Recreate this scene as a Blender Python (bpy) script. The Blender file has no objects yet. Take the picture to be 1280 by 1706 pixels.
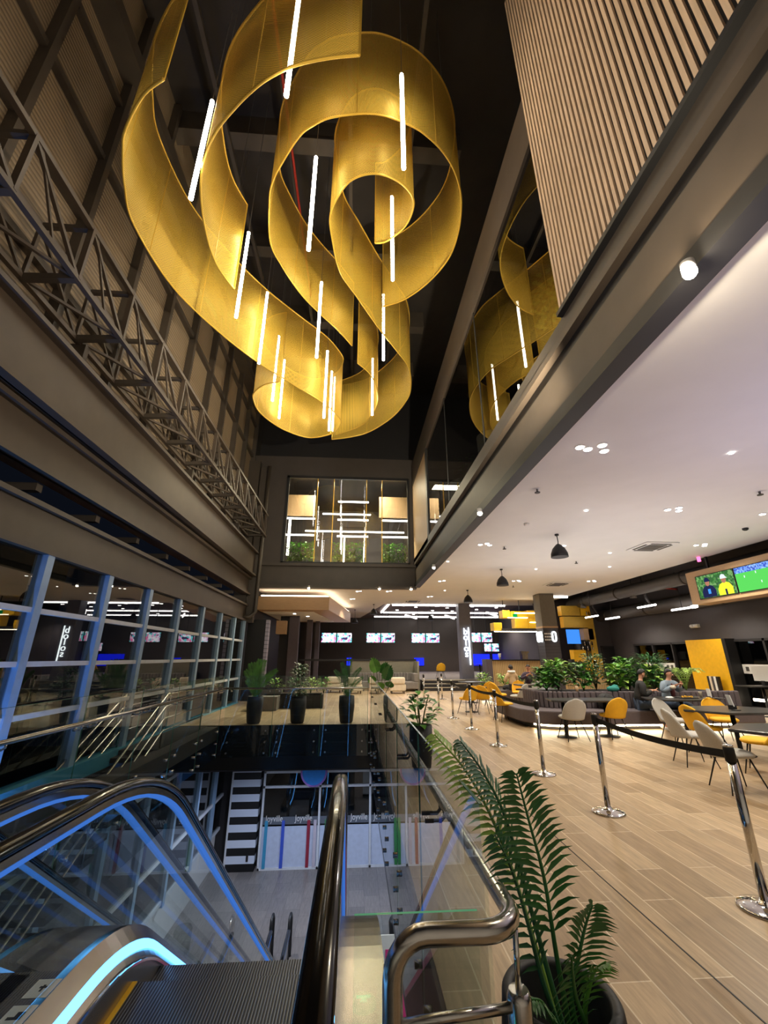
import bpy, bmesh, math, random
from mathutils import Vector, Matrix
random.seed(7)
PI = math.pi
S = bpy.context.scene
COL = S.collection

# ------------------------------------------------------------------ camera, world, exposure
PITCH = math.atan(242 / 690.0)
YAW = math.atan(50 / math.hypot(690, 242))
cd = bpy.data.cameras.new('camera')
cd.sensor_fit = 'VERTICAL'; cd.sensor_height = 24.0; cd.lens = 690 / 1706 * 24.0
cd.clip_start = 0.05; cd.clip_end = 200
cam = bpy.data.objects.new('camera', cd); COL.objects.link(cam)
cam.location = (0, 0, 1.65); cam.rotation_euler = (PI / 2 + PITCH, 0, -YAW)
S.camera = cam
S.view_settings.view_transform = 'Standard'; S.view_settings.look = 'None'
S.view_settings.gamma = 1.0; S.view_settings.use_curve_mapping = False
S.view_settings.exposure = 0.35
S.cycles.transparent_max_bounces = 24
S.cycles.max_bounces = 7
S.cycles.sample_clamp_indirect = 4.0
S.cycles.caustics_reflective = False; S.cycles.caustics_refractive = False

def lin(r, g=None, b=None):
    if g is None: g = b = r
    f = lambda c: (c / 255 / 12.92) if c / 255 <= 0.04045 else ((c / 255 + 0.055) / 1.055) ** 2.4
    return (f(r), f(g), f(b), 1.0)

# the mall goes on behind the camera (its light: a warm front fill added from -Y); the outside is night
W = bpy.data.worlds.new('world'); S.world = W; W.use_nodes = True
nt = W.node_tree; nt.nodes.clear()
wo = nt.nodes.new('ShaderNodeOutputWorld'); bg = nt.nodes.new('ShaderNodeBackground')
tc = nt.nodes.new('ShaderNodeTexCoord'); sp = nt.nodes.new('ShaderNodeSeparateXYZ')
mr = nt.nodes.new('ShaderNodeMapRange'); mx = nt.nodes.new('ShaderNodeMix'); mx.data_type = 'RGBA'
nt.links.new(tc.outputs['Generated'], sp.inputs[0]); nt.links.new(sp.outputs['Y'], mr.inputs['Value'])
mr.inputs['From Min'].default_value = -0.95; mr.inputs['From Max'].default_value = -0.35
mx.inputs[6].default_value = (0.66, 0.56, 0.44, 1); mx.inputs[7].default_value = (0.006, 0.008, 0.014, 1)
nt.links.new(mr.outputs[0], mx.inputs[0]); nt.links.new(mx.outputs[2], bg.inputs[0])
bg.inputs[1].default_value = .40
nt.links.new(bg.outputs[0], wo.inputs[0])

def light(name, kind, loc, energy, color=(1, .9, .75), size=1.0, size_y=None, target=None, spot=None, blend=.6):
    l = bpy.data.lights.new(name, kind); l.energy = energy; l.color = color
    if kind == 'AREA':
        l.size = size
        if size_y: l.shape = 'RECTANGLE'; l.size_y = size_y
    else: l.shadow_soft_size = size
    if kind == 'SPOT': l.spot_size = spot; l.spot_blend = blend
    o = bpy.data.objects.new(name, l); COL.objects.link(o); o.location = loc
    if target is not None:
        o.rotation_euler = (Vector(target) - Vector(loc)).to_track_quat('-Z', 'Y').to_euler()
    return o

# food hall ceiling lamps (one lamp at each group of downlights)
WARM = (1.0, .92, .78)
for (x, y, e_) in ((3.6, 5.3, 150), (6.7, 4.0, 150), (6.7, 7.9, 190), (3.6, 11, 150), (9.6, 10.6, 170), (9.5, 5.5, 120), (6.6, 12.6, 170), (3.6, 16.9, 200), (9.2, 16.4, 200), (6.5, 17.0, 200), (3.9, 21.3, 220),
                   (.9, 19.9, 200), (-1.6, 17.0, 120), (.2, 23.5, 170), (8.0, 21.8, 150)):
    light('hall_light', 'SPOT', (x, y, 4.55), e_ * 1.75, WARM, .09, None, (x, y, 0), 2.45, .8)
for (x, y) in ((3.5, 28), (8.5, 28), (5.5, 33), (11, 33)): light('far_hall_light', 'SPOT', (x, y, 4.4), 330, (1.0, .84, .74), .1, None, (x, y, 0), 2.7, .6)
for y in (9.5, 14, 18.5): light('side_hall_light', 'SPOT', (12.0, y, 3.45), 150, WARM, .1, None, (12.2, y, 0), 2.6, .6)
# added fill spots without fixtures, aimed at the sculpture, the cladding and the slat screen
light('fill_spot', 'SPOT', (2.3, 3.6, 4.35), 2300, (1.0, .90, .68), .12, None, (-1.6, 12.0, 10.2), 1.45)
light('fill_spot', 'SPOT', (2.3, 12.5, 4.35), 500, (1.0, .82, .58), .1, None, (-4.9, 9, 9.0), 1.7)
light('fill_spot', 'SPOT', (2.2, 2.2, 4.3), 420, (1.0, .82, .58), .1, None, (-4.9, 4, 9.0), 1.7)
light('fill_spot', 'SPOT', (-3.9, 1.2, 4.6), 800, (1.0, .86, .68), .1, None, (2.5, 1.6, 8.0), 1.3)
# unseen area lamps added under the white ceiling to brighten it
light('ceiling_fill', 'AREA', (6.9, 3.0, 2.0), 70, (.58, .62, 1.0), 5.0, 5.0, (6.9, 3.0, 9))
light('ceiling_fill', 'AREA', (6.9, 11, 2.4), 95, (.92, .90, .98), 6.0, 8.0, (6.9, 11, 9))
# lower floor and spots added for the blue glow coming up out of the void
for (x, y, e_, c) in ((-2.6, 14.2, 170, (.60, .72, 1.0)), (.2, 14.2, 170, (.60, .72, 1.0)), (2.8, 14.2, 150, (.65, .76, 1.0)), (2.2, 9.0, 220, (.95, .94, 1.0)), (2.2, 5.0, 220, (.98, .95, 1.0)), (-2.0, 12.4, 150, (.9, .92, 1.0))):
    light('lower_light', 'SPOT', (x, y, -1.12), e_, c, .09, None, (x, y, -5), 2.6, .6)
for y in (2.5, 5.5, 8.5): light('blue_glow_fill', 'SPOT', (-3.95, y, -.9), 260, (.10, .34, 1.0), .05, None, (-4.25, y, 9), 2.3, .8)

# ------------------------------------------------------------------ mesh builder
class MB:
    def __init__(s): s.v = []; s.f = []; s.sm = []
    def add(s, vs, fs, smooth=False):
        b = len(s.v); s.v += [tuple(p) for p in vs]
        for f in fs: s.f.append([i + b for i in f]); s.sm.append(smooth)
        return s
    def box(s, x0, x1, y0, y1, z0, z1):
        x0, x1 = min(x0, x1), max(x0, x1); y0, y1 = min(y0, y1), max(y0, y1); z0, z1 = min(z0, z1), max(z0, z1)
        return s.add([(x0, y0, z0), (x1, y0, z0), (x1, y1, z0), (x0, y1, z0), (x0, y0, z1), (x1, y0, z1), (x1, y1, z1), (x0, y1, z1)],
                     [(0, 3, 2, 1), (4, 5, 6, 7), (0, 1, 5, 4), (1, 2, 6, 5), (2, 3, 7, 6), (3, 0, 4, 7)])
    def cbox(s, c, d): return s.box(c[0] - d[0] / 2, c[0] + d[0] / 2, c[1] - d[1] / 2, c[1] + d[1] / 2, c[2] - d[2] / 2, c[2] + d[2] / 2)
    def bar(s, p, q, w, h=None, up=(0, 0, 1)):
        h = h or w; p = Vector(p); q = Vector(q); d = (q - p).normalized(); u = Vector(up)
        if abs(d.dot(u)) > .98: u = Vector((0, 1, 0))
        a = d.cross(u).normalized() * w / 2; b = a.cross(d).normalized() * h / 2
        vs = [p - a - b, p + a - b, p + a + b, p - a + b, q - a - b, q + a - b, q + a + b, q - a + b]
        return s.add(vs, [(0, 3, 2, 1), (4, 5, 6, 7), (0, 1, 5, 4), (1, 2, 6, 5), (2, 3, 7, 6), (3, 0, 4, 7)])
    def tube(s, path, r, n=12, closed=False, caps=True, smooth=True):
        P_ = [Vector(p) for p in path]; m = len(P_)
        rr = r if isinstance(r, (list, tuple)) else [r] * m
        prev = None; vs = []
        for i in range(m):
            if closed: t = P_[(i + 1) % m] - P_[i - 1]
            else: t = P_[min(i + 1, m - 1)] - P_[max(i - 1, 0)]
            t.normalize()
            if prev is None:
                u = Vector((0, 0, 1)) if abs(t.z) < .9 else Vector((0, 1, 0))
                a = t.cross(u).normalized()
            else:
                a = prev - t * prev.dot(t)
                a = a.normalized() if a.length > 1e-6 else t.orthogonal().normalized()
            prev = a; b = t.cross(a)
            for k in range(n):
                w = 2 * PI * k / n
                vs.append(P_[i] + (a * math.cos(w) + b * math.sin(w)) * rr[i])
        fs = []
        for i in range(m if closed else m - 1):
            j = (i + 1) % m
            for k in range(n): fs.append((i * n + k, i * n + (k + 1) % n, j * n + (k + 1) % n, j * n + k))
        s.add(vs, fs, smooth)
        if caps and not closed:
            b = len(s.v) - len(vs)
            s.f.append([b + k for k in range(n)][::-1]); s.sm.append(False)
            s.f.append([b + (m - 1) * n + k for k in range(n)]); s.sm.append(False)
        return s
    def lathe(s, prof, c=(0, 0, 0), n=24, smooth=True):
        vs = []; fs = []; m = len(prof)
        for (r, z) in prof:
            for k in range(n):
                a = 2 * PI * k / n; vs.append((c[0] + r * math.cos(a), c[1] + r * math.sin(a), c[2] + z))
        for i in range(m - 1):
            for k in range(n): fs.append((i * n + k, i * n + (k + 1) % n, (i + 1) * n + (k + 1) % n, (i + 1) * n + k))
        s.add(vs, fs, smooth); b = len(s.v) - len(vs)
        s.f.append([b + k for k in range(n)][::-1]); s.sm.append(False)
        s.f.append([b + (m - 1) * n + k for k in range(n)]); s.sm.append(False)
        return s
    def prism(s, poly, z0, z1, axis='z'):
        n = len(poly)
        def m(p, z):
            return {'z': (p[0], p[1], z), 'x': (z, p[0], p[1]), 'y': (p[0], z, p[1])}[axis]
        vs = [m(p, z0) for p in poly] + [m(p, z1) for p in poly]
        return s.add(vs, [list(range(n))[::-1], [n + i for i in range(n)]] + [(i, (i + 1) % n, n + (i + 1) % n, n + i) for i in range(n)])
    def ball(s, c, r, n=10, m=7):
        rx, ry, rz = r if isinstance(r, (tuple, list)) else (r, r, r)
        vs = []; fs = []
        for i in range(m + 1):
            t = PI * i / m
            for k in range(n):
                a = 2 * PI * k / n; vs.append((c[0] + rx * math.sin(t) * math.cos(a), c[1] + ry * math.sin(t) * math.sin(a), c[2] + rz * math.cos(t)))
        for i in range(m):
            for k in range(n): fs.append((i * n + k, (i + 1) * n + k, (i + 1) * n + (k + 1) % n, i * n + (k + 1) % n))
        return s.add(vs, fs, True)
    def sweep(s, path, sec, closed=False, smooth=False):
        """path: list of (point, side vector, up vector); sec: closed 2D outline (side, up)"""
        n = len(sec); m = len(path); vs = []
        for (p, a, b) in path:
            for (u, w) in sec: vs.append(Vector(p) + Vector(a) * u + Vector(b) * w)
        fs = [(i * n + k, i * n + (k + 1) % n, (i + 1) * n + (k + 1) % n, (i + 1) * n + k) for i in range(m - 1) for k in range(n)]
        fs += [list(range(n))[::-1], [(m - 1) * n + k for k in range(n)]]
        return s.add(vs, fs, smooth)
    def build(s, name, m, parent=None, bevel=0, uv=None):
        me = bpy.data.meshes.new(name); me.from_pydata(s.v, [], s.f); me.validate(clean_customdata=False); 
        if len(me.polygons) == len(s.sm): me.polygons.foreach_set('use_smooth', s.sm)
        bmm = bmesh.new(); bmm.from_mesh(me); bmesh.ops.recalc_face_normals(bmm, faces=bmm.faces); bmm.to_mesh(me); bmm.free()
        for mm in (m if isinstance(m, (list, tuple)) else [m]): me.materials.append(mm)
        o = bpy.data.objects.new(name, me); COL.objects.link(o)
        if parent is not None: o.parent = parent
        if bevel:
            b = o.modifiers.new('bevel', 'BEVEL'); b.width = bevel; b.segments = 2; b.limit_method = 'ANGLE'
        return o

def empty(name, loc=(0, 0, 0), rz=0.0):
    o = bpy.data.objects.new(name, None); COL.objects.link(o); o.location = loc; o.rotation_euler = (0, 0, rz)
    o.empty_display_size = .1
    return o
def tag(o, label=None, cat=None, group=None, kind=None):
    if label: o['label'] = label
    if cat: o['category'] = cat
    if group: o['group'] = group
    if kind: o['kind'] = kind
    return o
def struct(name, mb, m, parent=None, bevel=0):
    o = mb.build(name, m, parent, bevel)
    if parent is None: o['kind'] = 'structure'
    return o
def thing(name, loc, label, cat, group=None, rz=0.0): return tag(empty(name, loc, rz), label, cat, group)
def one(name, mb, m, label, cat, group=None, loc=None, rz=0, bevel=0):
    o = mb.build(name, m, None, bevel); tag(o, label, cat, group)
    if loc is not None: o.location = loc; o.rotation_euler = (0, 0, rz)
    return o
KIDS = {}
def dup(root, loc, rz=0.0, label=None, group=None):
    if not KIDS.get(root.name):
        k = {}
        for o in bpy.data.objects:
            if o.parent: k.setdefault(o.parent.name, []).append(o)
        KIDS[root.name] = k
    km = KIDS[root.name]
    r = root.copy(); COL.objects.link(r); r.location = loc; r.rotation_euler = (0, 0, rz)
    if label: r['label'] = label
    if group: r['group'] = group
    def rec(src, dst):
        for ch in km.get(src.name, []):
            c = ch.copy(); COL.objects.link(c); c.parent = dst; rec(ch, c)
    rec(root, r)
    return r
def text(name, body, size, m, parent, loc, rot, extrude=.01, align='CENTER', sx=1.0):
    cu = bpy.data.curves.new(name, 'FONT'); cu.body = body; cu.size = size; cu.extrude = extrude
    cu.align_x = align; cu.align_y = 'CENTER'
    t = bpy.data.objects.new(name + '_curve', cu); COL.objects.link(t)
    dg = bpy.context.evaluated_depsgraph_get(); dg.update()
    me = bpy.data.meshes.new_from_object(t.evaluated_get(dg))
    bpy.data.objects.remove(t)
    me.materials.clear(); me.materials.append(m)
    o = bpy.data.objects.new(name, me); COL.objects.link(o); o.location = loc; o.rotation_euler = rot; o.scale = (sx, 1, 1)
    if parent is not None: o.parent = parent
    return o

# ------------------------------------------------------------------ materials
def newmat(name):
    m = bpy.data.materials.new(name); m.use_nodes = True; nt = m.node_tree; nt.nodes.clear()
    out = nt.nodes.new('ShaderNodeOutputMaterial'); return m, nt, out
def pm(name, col, rough=.5, metal=0.0, var=.06, scale=8.0, bump=0.0, stretch=(1, 1, 1), emit=None, estr=0, spec=.5, coat=0):
    m, nt, out = newmat(name); N = nt.nodes.new; L = nt.links.new
    b = N('ShaderNodeBsdfPrincipled'); L(b.outputs[0], out.inputs[0])
    b.inputs['Roughness'].default_value = rough; b.inputs['Metallic'].default_value = metal
    b.inputs['Specular IOR Level'].default_value = spec; b.inputs['Coat Weight'].default_value = coat
    c = col if len(col) == 4 else (*col, 1)
    t = N('ShaderNodeTexCoord'); mp = N('ShaderNodeMapping'); mp.inputs['Scale'].default_value = stretch
    no = N('ShaderNodeTexNoise'); no.inputs['Scale'].default_value = scale; no.inputs['Detail'].default_value = 3
    L(t.outputs['Object'], mp.inputs[0]); L(mp.outputs[0], no.inputs['Vector'])
    rp = N('ShaderNodeValToRGB'); rp.color_ramp.elements[0].position = .3; rp.color_ramp.elements[1].position = .7
    rp.color_ramp.elements[0].color = tuple(x * (1 - var) for x in c[:3]) + (1,)
    rp.color_ramp.elements[1].color = tuple(min(1, x * (1 + var)) for x in c[:3]) + (1,)
    L(no.outputs[0], rp.inputs[0]); L(rp.outputs[0], b.inputs['Base Color'])
    if bump:
        bu = N('ShaderNodeBump'); bu.inputs['Strength'].default_value = bump; bu.inputs['Distance'].default_value = .01
        L(no.outputs[0], bu.inputs['Height']); L(bu.outputs[0], b.inputs['Normal'])
    if emit:
        b.inputs['Emission Color'].default_value = emit if len(emit) == 4 else (*emit, 1); b.inputs['Emission Strength'].default_value = estr
    return m
def em(name, col, strength):
    m, nt, out = newmat(name); e = nt.nodes.new('ShaderNodeEmission')
    e.inputs[0].default_value = col if len(col) == 4 else (*col, 1); e.inputs[1].default_value = strength
    nt.links.new(e.outputs[0], out.inputs[0]); return m
def glassmat(name, tint=(.93, .97, .96), ior=1.5, rough=0.0, strength=1.0):
    m, nt, out = newmat(name); N = nt.nodes.new; L = nt.links.new
    tr = N('ShaderNodeBsdfTransparent'); tr.inputs[0].default_value = (*tint, 1)
    gl = N('ShaderNodeBsdfAnisotropic') if False else N('ShaderNodeBsdfGlossy'); gl.inputs['Roughness'].default_value = rough
    fr = N('ShaderNodeFresnel'); fr.inputs[0].default_value = ior
    mu = N('ShaderNodeMath'); mu.operation = 'MULTIPLY'; mu.inputs[1].default_value = strength; mu.use_clamp = True
    mix = N('ShaderNodeMixShader'); ge = N('ShaderNodeNewGeometry'); nb_ = N('ShaderNodeMath'); nb_.operation = 'SUBTRACT'; nb_.inputs[0].default_value = 1; L(ge.outputs['Backfacing'], nb_.inputs[1])
    m2 = N('ShaderNodeMath'); m2.operation = 'MULTIPLY'
    L(fr.outputs[0], mu.inputs[0]); L(mu.outputs[0], m2.inputs[0]); L(nb_.outputs[0], m2.inputs[1]); L(m2.outputs[0], mix.inputs[0]); L(tr.outputs[0], mix.inputs[1]); L(gl.outputs[0], mix.inputs[2])
    L(mix.outputs[0], out.inputs[0]); return m
def stripemat(name, c1, c2, axis, scale, rough=.5, metal=0, duty=.5, bump=.0, soft=.02):
    m, nt, out = newmat(name); N = nt.nodes.new; L = nt.links.new
    b = N('ShaderNodeBsdfPrincipled'); L(b.outputs[0], out.inputs[0]); b.inputs['Roughness'].default_value = rough; b.inputs['Metallic'].default_value = metal
    t = N('ShaderNodeTexCoord'); sx = N('ShaderNodeSeparateXYZ'); L(t.outputs['Object'], sx.inputs[0])
    mu = N('ShaderNodeMath'); mu.operation = 'MULTIPLY'; mu.inputs[1].default_value = scale; L(sx.outputs[axis], mu.inputs[0])
    fr = N('ShaderNodeMath'); fr.operation = 'FRACT'; L(mu.outputs[0], fr.inputs[0])
    mrr = N('ShaderNodeMapRange'); mrr.inputs[1].default_value = duty - soft; mrr.inputs[2].default_value = duty + soft; L(fr.outputs[0], mrr.inputs[0])
    mixc = N('ShaderNodeMix'); mixc.data_type = 'RGBA'; mixc.inputs[6].default_value = c1; mixc.inputs[7].default_value = c2
    L(mrr.outputs[0], mixc.inputs[0]); L(mixc.outputs[2], b.inputs['Base Color'])
    if bump:
        bu = N('ShaderNodeBump'); bu.inputs['Strength'].default_value = bump; bu.inputs['Distance'].default_value = .02
        L(mrr.outputs[0], bu.inputs['Height']); L(bu.outputs[0], b.inputs['Normal'])
    return m
def floormat(name, cols, mortar, bw, rh, rough=.35, rot=True):
    m, nt, out = newmat(name); N = nt.nodes.new; L = nt.links.new
    b = N('ShaderNodeBsdfPrincipled'); L(b.outputs[0], out.inputs[0]); b.inputs['Roughness'].default_value = rough
    t = N('ShaderNodeTexCoord'); mp = N('ShaderNodeMapping'); mp.inputs['Rotation'].default_value = (0, 0, PI / 2 if rot else 0)
    L(t.outputs['Object'], mp.inputs[0])
    br = N('ShaderNodeTexBrick'); br.inputs['Scale'].default_value = 1; br.offset = .37; br.offset_frequency = 2
    br.inputs['Brick Width'].default_value = bw; br.inputs['Row Height'].default_value = rh
    br.inputs['Mortar Size'].default_value = .0045; br.inputs['Mortar Smooth'].default_value = .1; br.inputs['Bias'].default_value = 0
    br.inputs['Color1'].default_value = cols[0]; br.inputs['Color2'].default_value = cols[1]; br.inputs['Mortar'].default_value = mortar
    L(mp.outputs[0], br.inputs[0])
    mp2 = N('ShaderNodeMapping'); mp2.inputs['Scale'].default_value = (14, 1.3, 5) if rot else (1.3, 14, 5); L(t.outputs['Object'], mp2.inputs[0])
    no = N('ShaderNodeTexNoise'); no.inputs['Scale'].default_value = 2.2; no.inputs['Detail'].default_value = 6; no.inputs['Roughness'].default_value = .65
    L(mp2.outputs[0], no.inputs[0])
    rp = N('ShaderNodeValToRGB'); rp.color_ramp.elements[0].position = .3; rp.color_ramp.elements[0].color = (.62, .60, .58, 1)
    rp.color_ramp.elements[1].position = .68; rp.color_ramp.elements[1].color = (1.12, 1.1, 1.08, 1); L(no.outputs[0], rp.inputs[0])
    mu = N('ShaderNodeMix'); mu.data_type = 'RGBA'; mu.blend_type = 'MULTIPLY'; mu.inputs[0].default_value = .85
    L(br.outputs[0], mu.inputs[6]); L(rp.outputs[0], mu.inputs[7]); L(mu.outputs[2], b.inputs['Base Color'])
    bu = N('ShaderNodeBump'); bu.inputs['Strength'].default_value = .12; bu.inputs['Distance'].default_value = .01
    L(no.outputs[0], bu.inputs['Height']); L(bu.outputs[0], b.inputs['Normal'])
    return m
def perfmat(name):
    """gold painted sheet with punched holes (pattern laid out on the sheet's own UV, metres)"""
    m, nt, out = newmat(name); N = nt.nodes.new; L = nt.links.new
    b = N('ShaderNodeBsdfPrincipled'); b.inputs['Base Color'].default_value = (.80, .53, .075, 1)
    b.inputs['Metallic'].default_value = .25; b.inputs['Roughness'].default_value = .42
    t = N('ShaderNodeUVMap'); t.uv_map = 'sheet'
    mp = N('ShaderNodeMapping'); mp.inputs['Scale'].default_value = (1 / .038, 1 / .038, 1); L(t.outputs[0], mp.inputs[0])
    sx = N('ShaderNodeSeparateXYZ'); L(mp.outputs[0], sx.inputs[0])
    def cell(o, off):
        a = N('ShaderNodeMath'); a.operation = 'ADD'; a.inputs[1].default_value = off; L(o, a.inputs[0])
        f = N('ShaderNodeMath'); f.operation = 'FRACT'; L(a.outputs[0], f.inputs[0])
        d = N('ShaderNodeMath'); d.operation = 'SUBTRACT'; d.inputs[1].default_value = .5; L(f.outputs[0], d.inputs[0])
        q = N('ShaderNodeMath'); q.operation = 'MULTIPLY'; L(d.outputs[0], q.inputs[0]); L(d.outputs[0], q.inputs[1]); return q
    res = []
    for off in (0, .5):
        u = cell(sx.outputs['X'], off); w = cell(sx.outputs['Y'], off)
        s_ = N('ShaderNodeMath'); s_.operation = 'ADD'; L(u.outputs[0], s_.inputs[0]); L(w.outputs[0], s_.inputs[1])
        l = N('ShaderNodeMath'); l.operation = 'LESS_THAN'; l.inputs[1].default_value = .076; L(s_.outputs[0], l.inputs[0]); res.append(l)
    mxm = N('ShaderNodeMath'); mxm.operation = 'MAXIMUM'; L(res[0].outputs[0], mxm.inputs[0]); L(res[1].outputs[0], mxm.inputs[1])
    tr = N('ShaderNodeBsdfTransparent'); mix = N('ShaderNodeMixShader')
    L(mxm.outputs[0], mix.inputs[0]); L(b.outputs[0], mix.inputs[1]); L(tr.outputs[0], mix.inputs[2]); L(mix.outputs[0], out.inputs[0])
    return m

M = {}
M['floor'] = floormat('wood_look_plank_tile', (lin(194, 169, 134), lin(158, 132, 99)), lin(216, 200, 172), 1.2, .235)
M['lowfloor'] = floormat('grey_plank_tile', (lin(150, 142, 136), lin(128, 122, 118)), lin(96, 92, 90), .9, .45, .3)
M['white'] = pm('white_plaster', lin(226, 222, 218), .7, var=.02, scale=2)
M['fascia'] = pm('black_fascia', lin(16, 16, 18), .25)
M['steelbrown'] = pm('brown_painted_steel', lin(72, 61, 51), .5, var=.1, scale=3)
M['steeldark'] = pm('dark_brown_steel', lin(66, 58, 50), .5, var=.1, scale=3)
M['corr'] = stripemat('corrugated_cladding', lin(132, 114, 90), lin(96, 82, 64), 'Z', 11.0, .6, 0, .5, .8, .25)
M['black'] = pm('matt_black', lin(20, 19, 20), .5)
M['nearblack'] = pm('charcoal_paint', lin(34, 31, 32), .6)
M['farceil'] = pm('brown_far_ceiling', lin(92, 76, 70), .7)
M['roof'] = pm('dark_roof_soffit', lin(44, 38, 34), .8, var=.15, scale=2)
M['darkwall'] = pm('dark_grey_wall', lin(70, 66, 68), .7, var=.05, scale=3)
M['brownwall'] = pm('dark_brown_panel', lin(64, 56, 50), .6, var=.06, scale=2)
M['purplewall'] = pm('grey_purple_panel', lin(84, 76, 84), .6)
M['chrome'] = pm('brushed_stainless_steel', lin(196, 192, 186), .2, 1.0, var=.05, scale=20, stretch=(1, 1, 8))
M['polished'] = pm('polished_chrome', lin(214, 212, 210), .09, 1.0, var=.01)
M['deck'] = pm('satin_escalator_steel', lin(168, 160, 150), .27, 1.0, var=.06, scale=6, stretch=(6, 1, 1))
M['rubber'] = pm('black_glossy_rubber', lin(12, 11, 11), .18, 0, spec=.5, coat=.25)
M['glass'] = glassmat('clear_balustrade_glass', (.93, .97, .96), 1.55, 0, 1.25)
M['winglass'] = glassmat('window_glass', (.55, .6, .62), 1.9, 0, 1.25)
M['darkglass'] = glassmat('tinted_glass', (.72, .72, .70), 1.9, 0, 1.2)
M['upglass'] = glassmat('reflective_upper_glass', (.5, .5, .48), 2.6, 0, 1.4)
M['frameblue'] = pm('pale_blue_aluminium', lin(150, 178, 205), .4, .1)
M['frameteal'] = pm('teal_sill_paint', lin(70, 140, 165), .5)
M['whiteframe'] = pm('white_aluminium', lin(215, 218, 222), .4)
M['gold'] = perfmat('gold_perforated_sheet')
M['goldsolid'] = pm('gold_paint', (.72, .45, .06, 1), .35, .4)
M['led'] = em('white_led', (1, .96, .86), 14.0)
M['ledtube'] = em('white_tube_led', (1, .93, .78), 20.0)
M['ledwarm'] = em('warm_white_led', (1, .84, .60), 10.0)
M['ledbench'] = em('bench_strip_led', (1, .82, .52), 22.0)
M['ledceil'] = em('cool_white_strip', (1, .95, .93), 7.0)
M['spotlamp'] = em('spotlight_lens', (1, .93, .75), 60.0)
M['downlamp'] = em('downlight_lens', (1, .97, .88), 12.0)
M['ledblue'] = em('cyan_blue_led', (.10, .42, 1.0), 3.6)
M['ledblue2'] = em('blue_led_glow', (.06, .21, .75), .6)
M['deepblue'] = em('deep_blue_light', (.01, .02, 1.0), 1.6)
M['slat'] = pm('light_wood_slat', lin(206, 178, 148), .55, var=.12, scale=6, stretch=(4, 4, .4))
M['woodpanel'] = pm('light_wood_panel', lin(178, 148, 112), .5, var=.08, scale=4, stretch=(6, 6, .5))
M['woodbox'] = pm('tan_wood_laminate', lin(180, 146, 108), .45, var=.06, scale=4, stretch=(1, 6, 6))
M['slats_bar'] = stripemat('bar_front_slats', lin(200, 170, 120), lin(150, 120, 80), 'X', 11.0, .5, 0, .7, .5, .1)
M['yellow'] = pm('yellow_velvet', lin(226, 170, 30), .75, var=.05, scale=12)
M['yellowpaint'] = pm('yellow_paint', lin(238, 182, 26), .45)
M['greyfab'] = pm('light_grey_fabric', lin(176, 172, 164), .85, var=.05, scale=60, bump=.2)
M['sofa'] = pm('dark_grey_fabric', lin(96, 86, 88), .85, var=.06, scale=30, bump=.15)
M['sofafar'] = pm('grey_upholstery', lin(120, 114, 108), .8)
M['cream'] = pm('cream_fabric', lin(222, 208, 184), .8)
M['tabletop'] = pm('black_stone_top', lin(58, 56, 54), .28, var=.15, scale=14)
M['potblack'] = pm('black_fibre_pot', lin(30, 30, 33), .55, var=.12, scale=22, bump=.25)
M['soil'] = pm('dark_soil', lin(26, 20, 16), .95)
M['leafdark'] = pm('dark_green_leaf', lin(56, 112, 50), .38, var=.3, scale=6)
M['leafmid'] = pm('mid_green_leaf', lin(98, 156, 62), .38, var=.3, scale=6)
M['leaflight'] = pm('light_green_leaf', lin(160, 192, 90), .38, var=.25, scale=6)
M['leafteal'] = pm('blue_green_leaf', lin(62, 112, 76), .385, var=.3, scale=6)
M['stem'] = pm('green_stem', lin(70, 84, 40), .6)
M['skin'] = pm('skin', lin(206, 150, 120), .5, var=.04)
M['hair'] = pm('dark_hair', lin(24, 18, 15), .6, var=.2, scale=40)
M['jacket'] = pm('dark_jacket', lin(32, 30, 28), .7, var=.25, scale=14)
M['denim'] = pm('blue_jeans', lin(62, 76, 96), .8, var=.15, scale=20)
M['bluegrey'] = pm('light_blue_shirt', lin(140, 156, 170), .8, var=.1)
M['maroon'] = pm('maroon_shirt', lin(90, 44, 48), .8)
M['beige'] = pm('beige_jacket', lin(196, 168, 130), .8)
M['plum'] = pm('dark_plum_shirt', lin(58, 44, 62), .8)
M['paper'] = pm('white_paper', lin(232, 232, 228), .7, var=.02)
M['red'] = pm('red_pipe_paint', lin(176, 48, 34), .5)
M['duct'] = pm('grey_duct', lin(92, 88, 84), .5, .3, var=.1, scale=4)
M['screenblack'] = pm('black_bezel', lin(12, 12, 14), .3)
M['brick'] = stripemat('black_tile_courses', lin(58, 54, 58), lin(24, 22, 24), 'Z', 7.0, .45, 0, .9, .4, .04)
M['beltblack'] = pm('black_webbing', lin(22, 21, 22), .7)
M['exterior'] = pm('night_facade', lin(18, 22, 24), .9)
M['tread'] = stripemat('grooved_steel_tread', lin(112, 118, 134), lin(22, 24, 34), 'X', 62.0, .4, .45, .45, .6, .12)
M['stripes'] = stripemat('black_white_bands', lin(10, 10, 12), lin(214, 222, 236), 'Z', 1 / .437, .5, 0, .5, 0, .003)
M['shopwhite'] = pm('white_shop_panel', lin(196, 206, 226), .4)
M['pink'] = pm('magenta_print', lin(214, 50, 130), .6)

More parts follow.
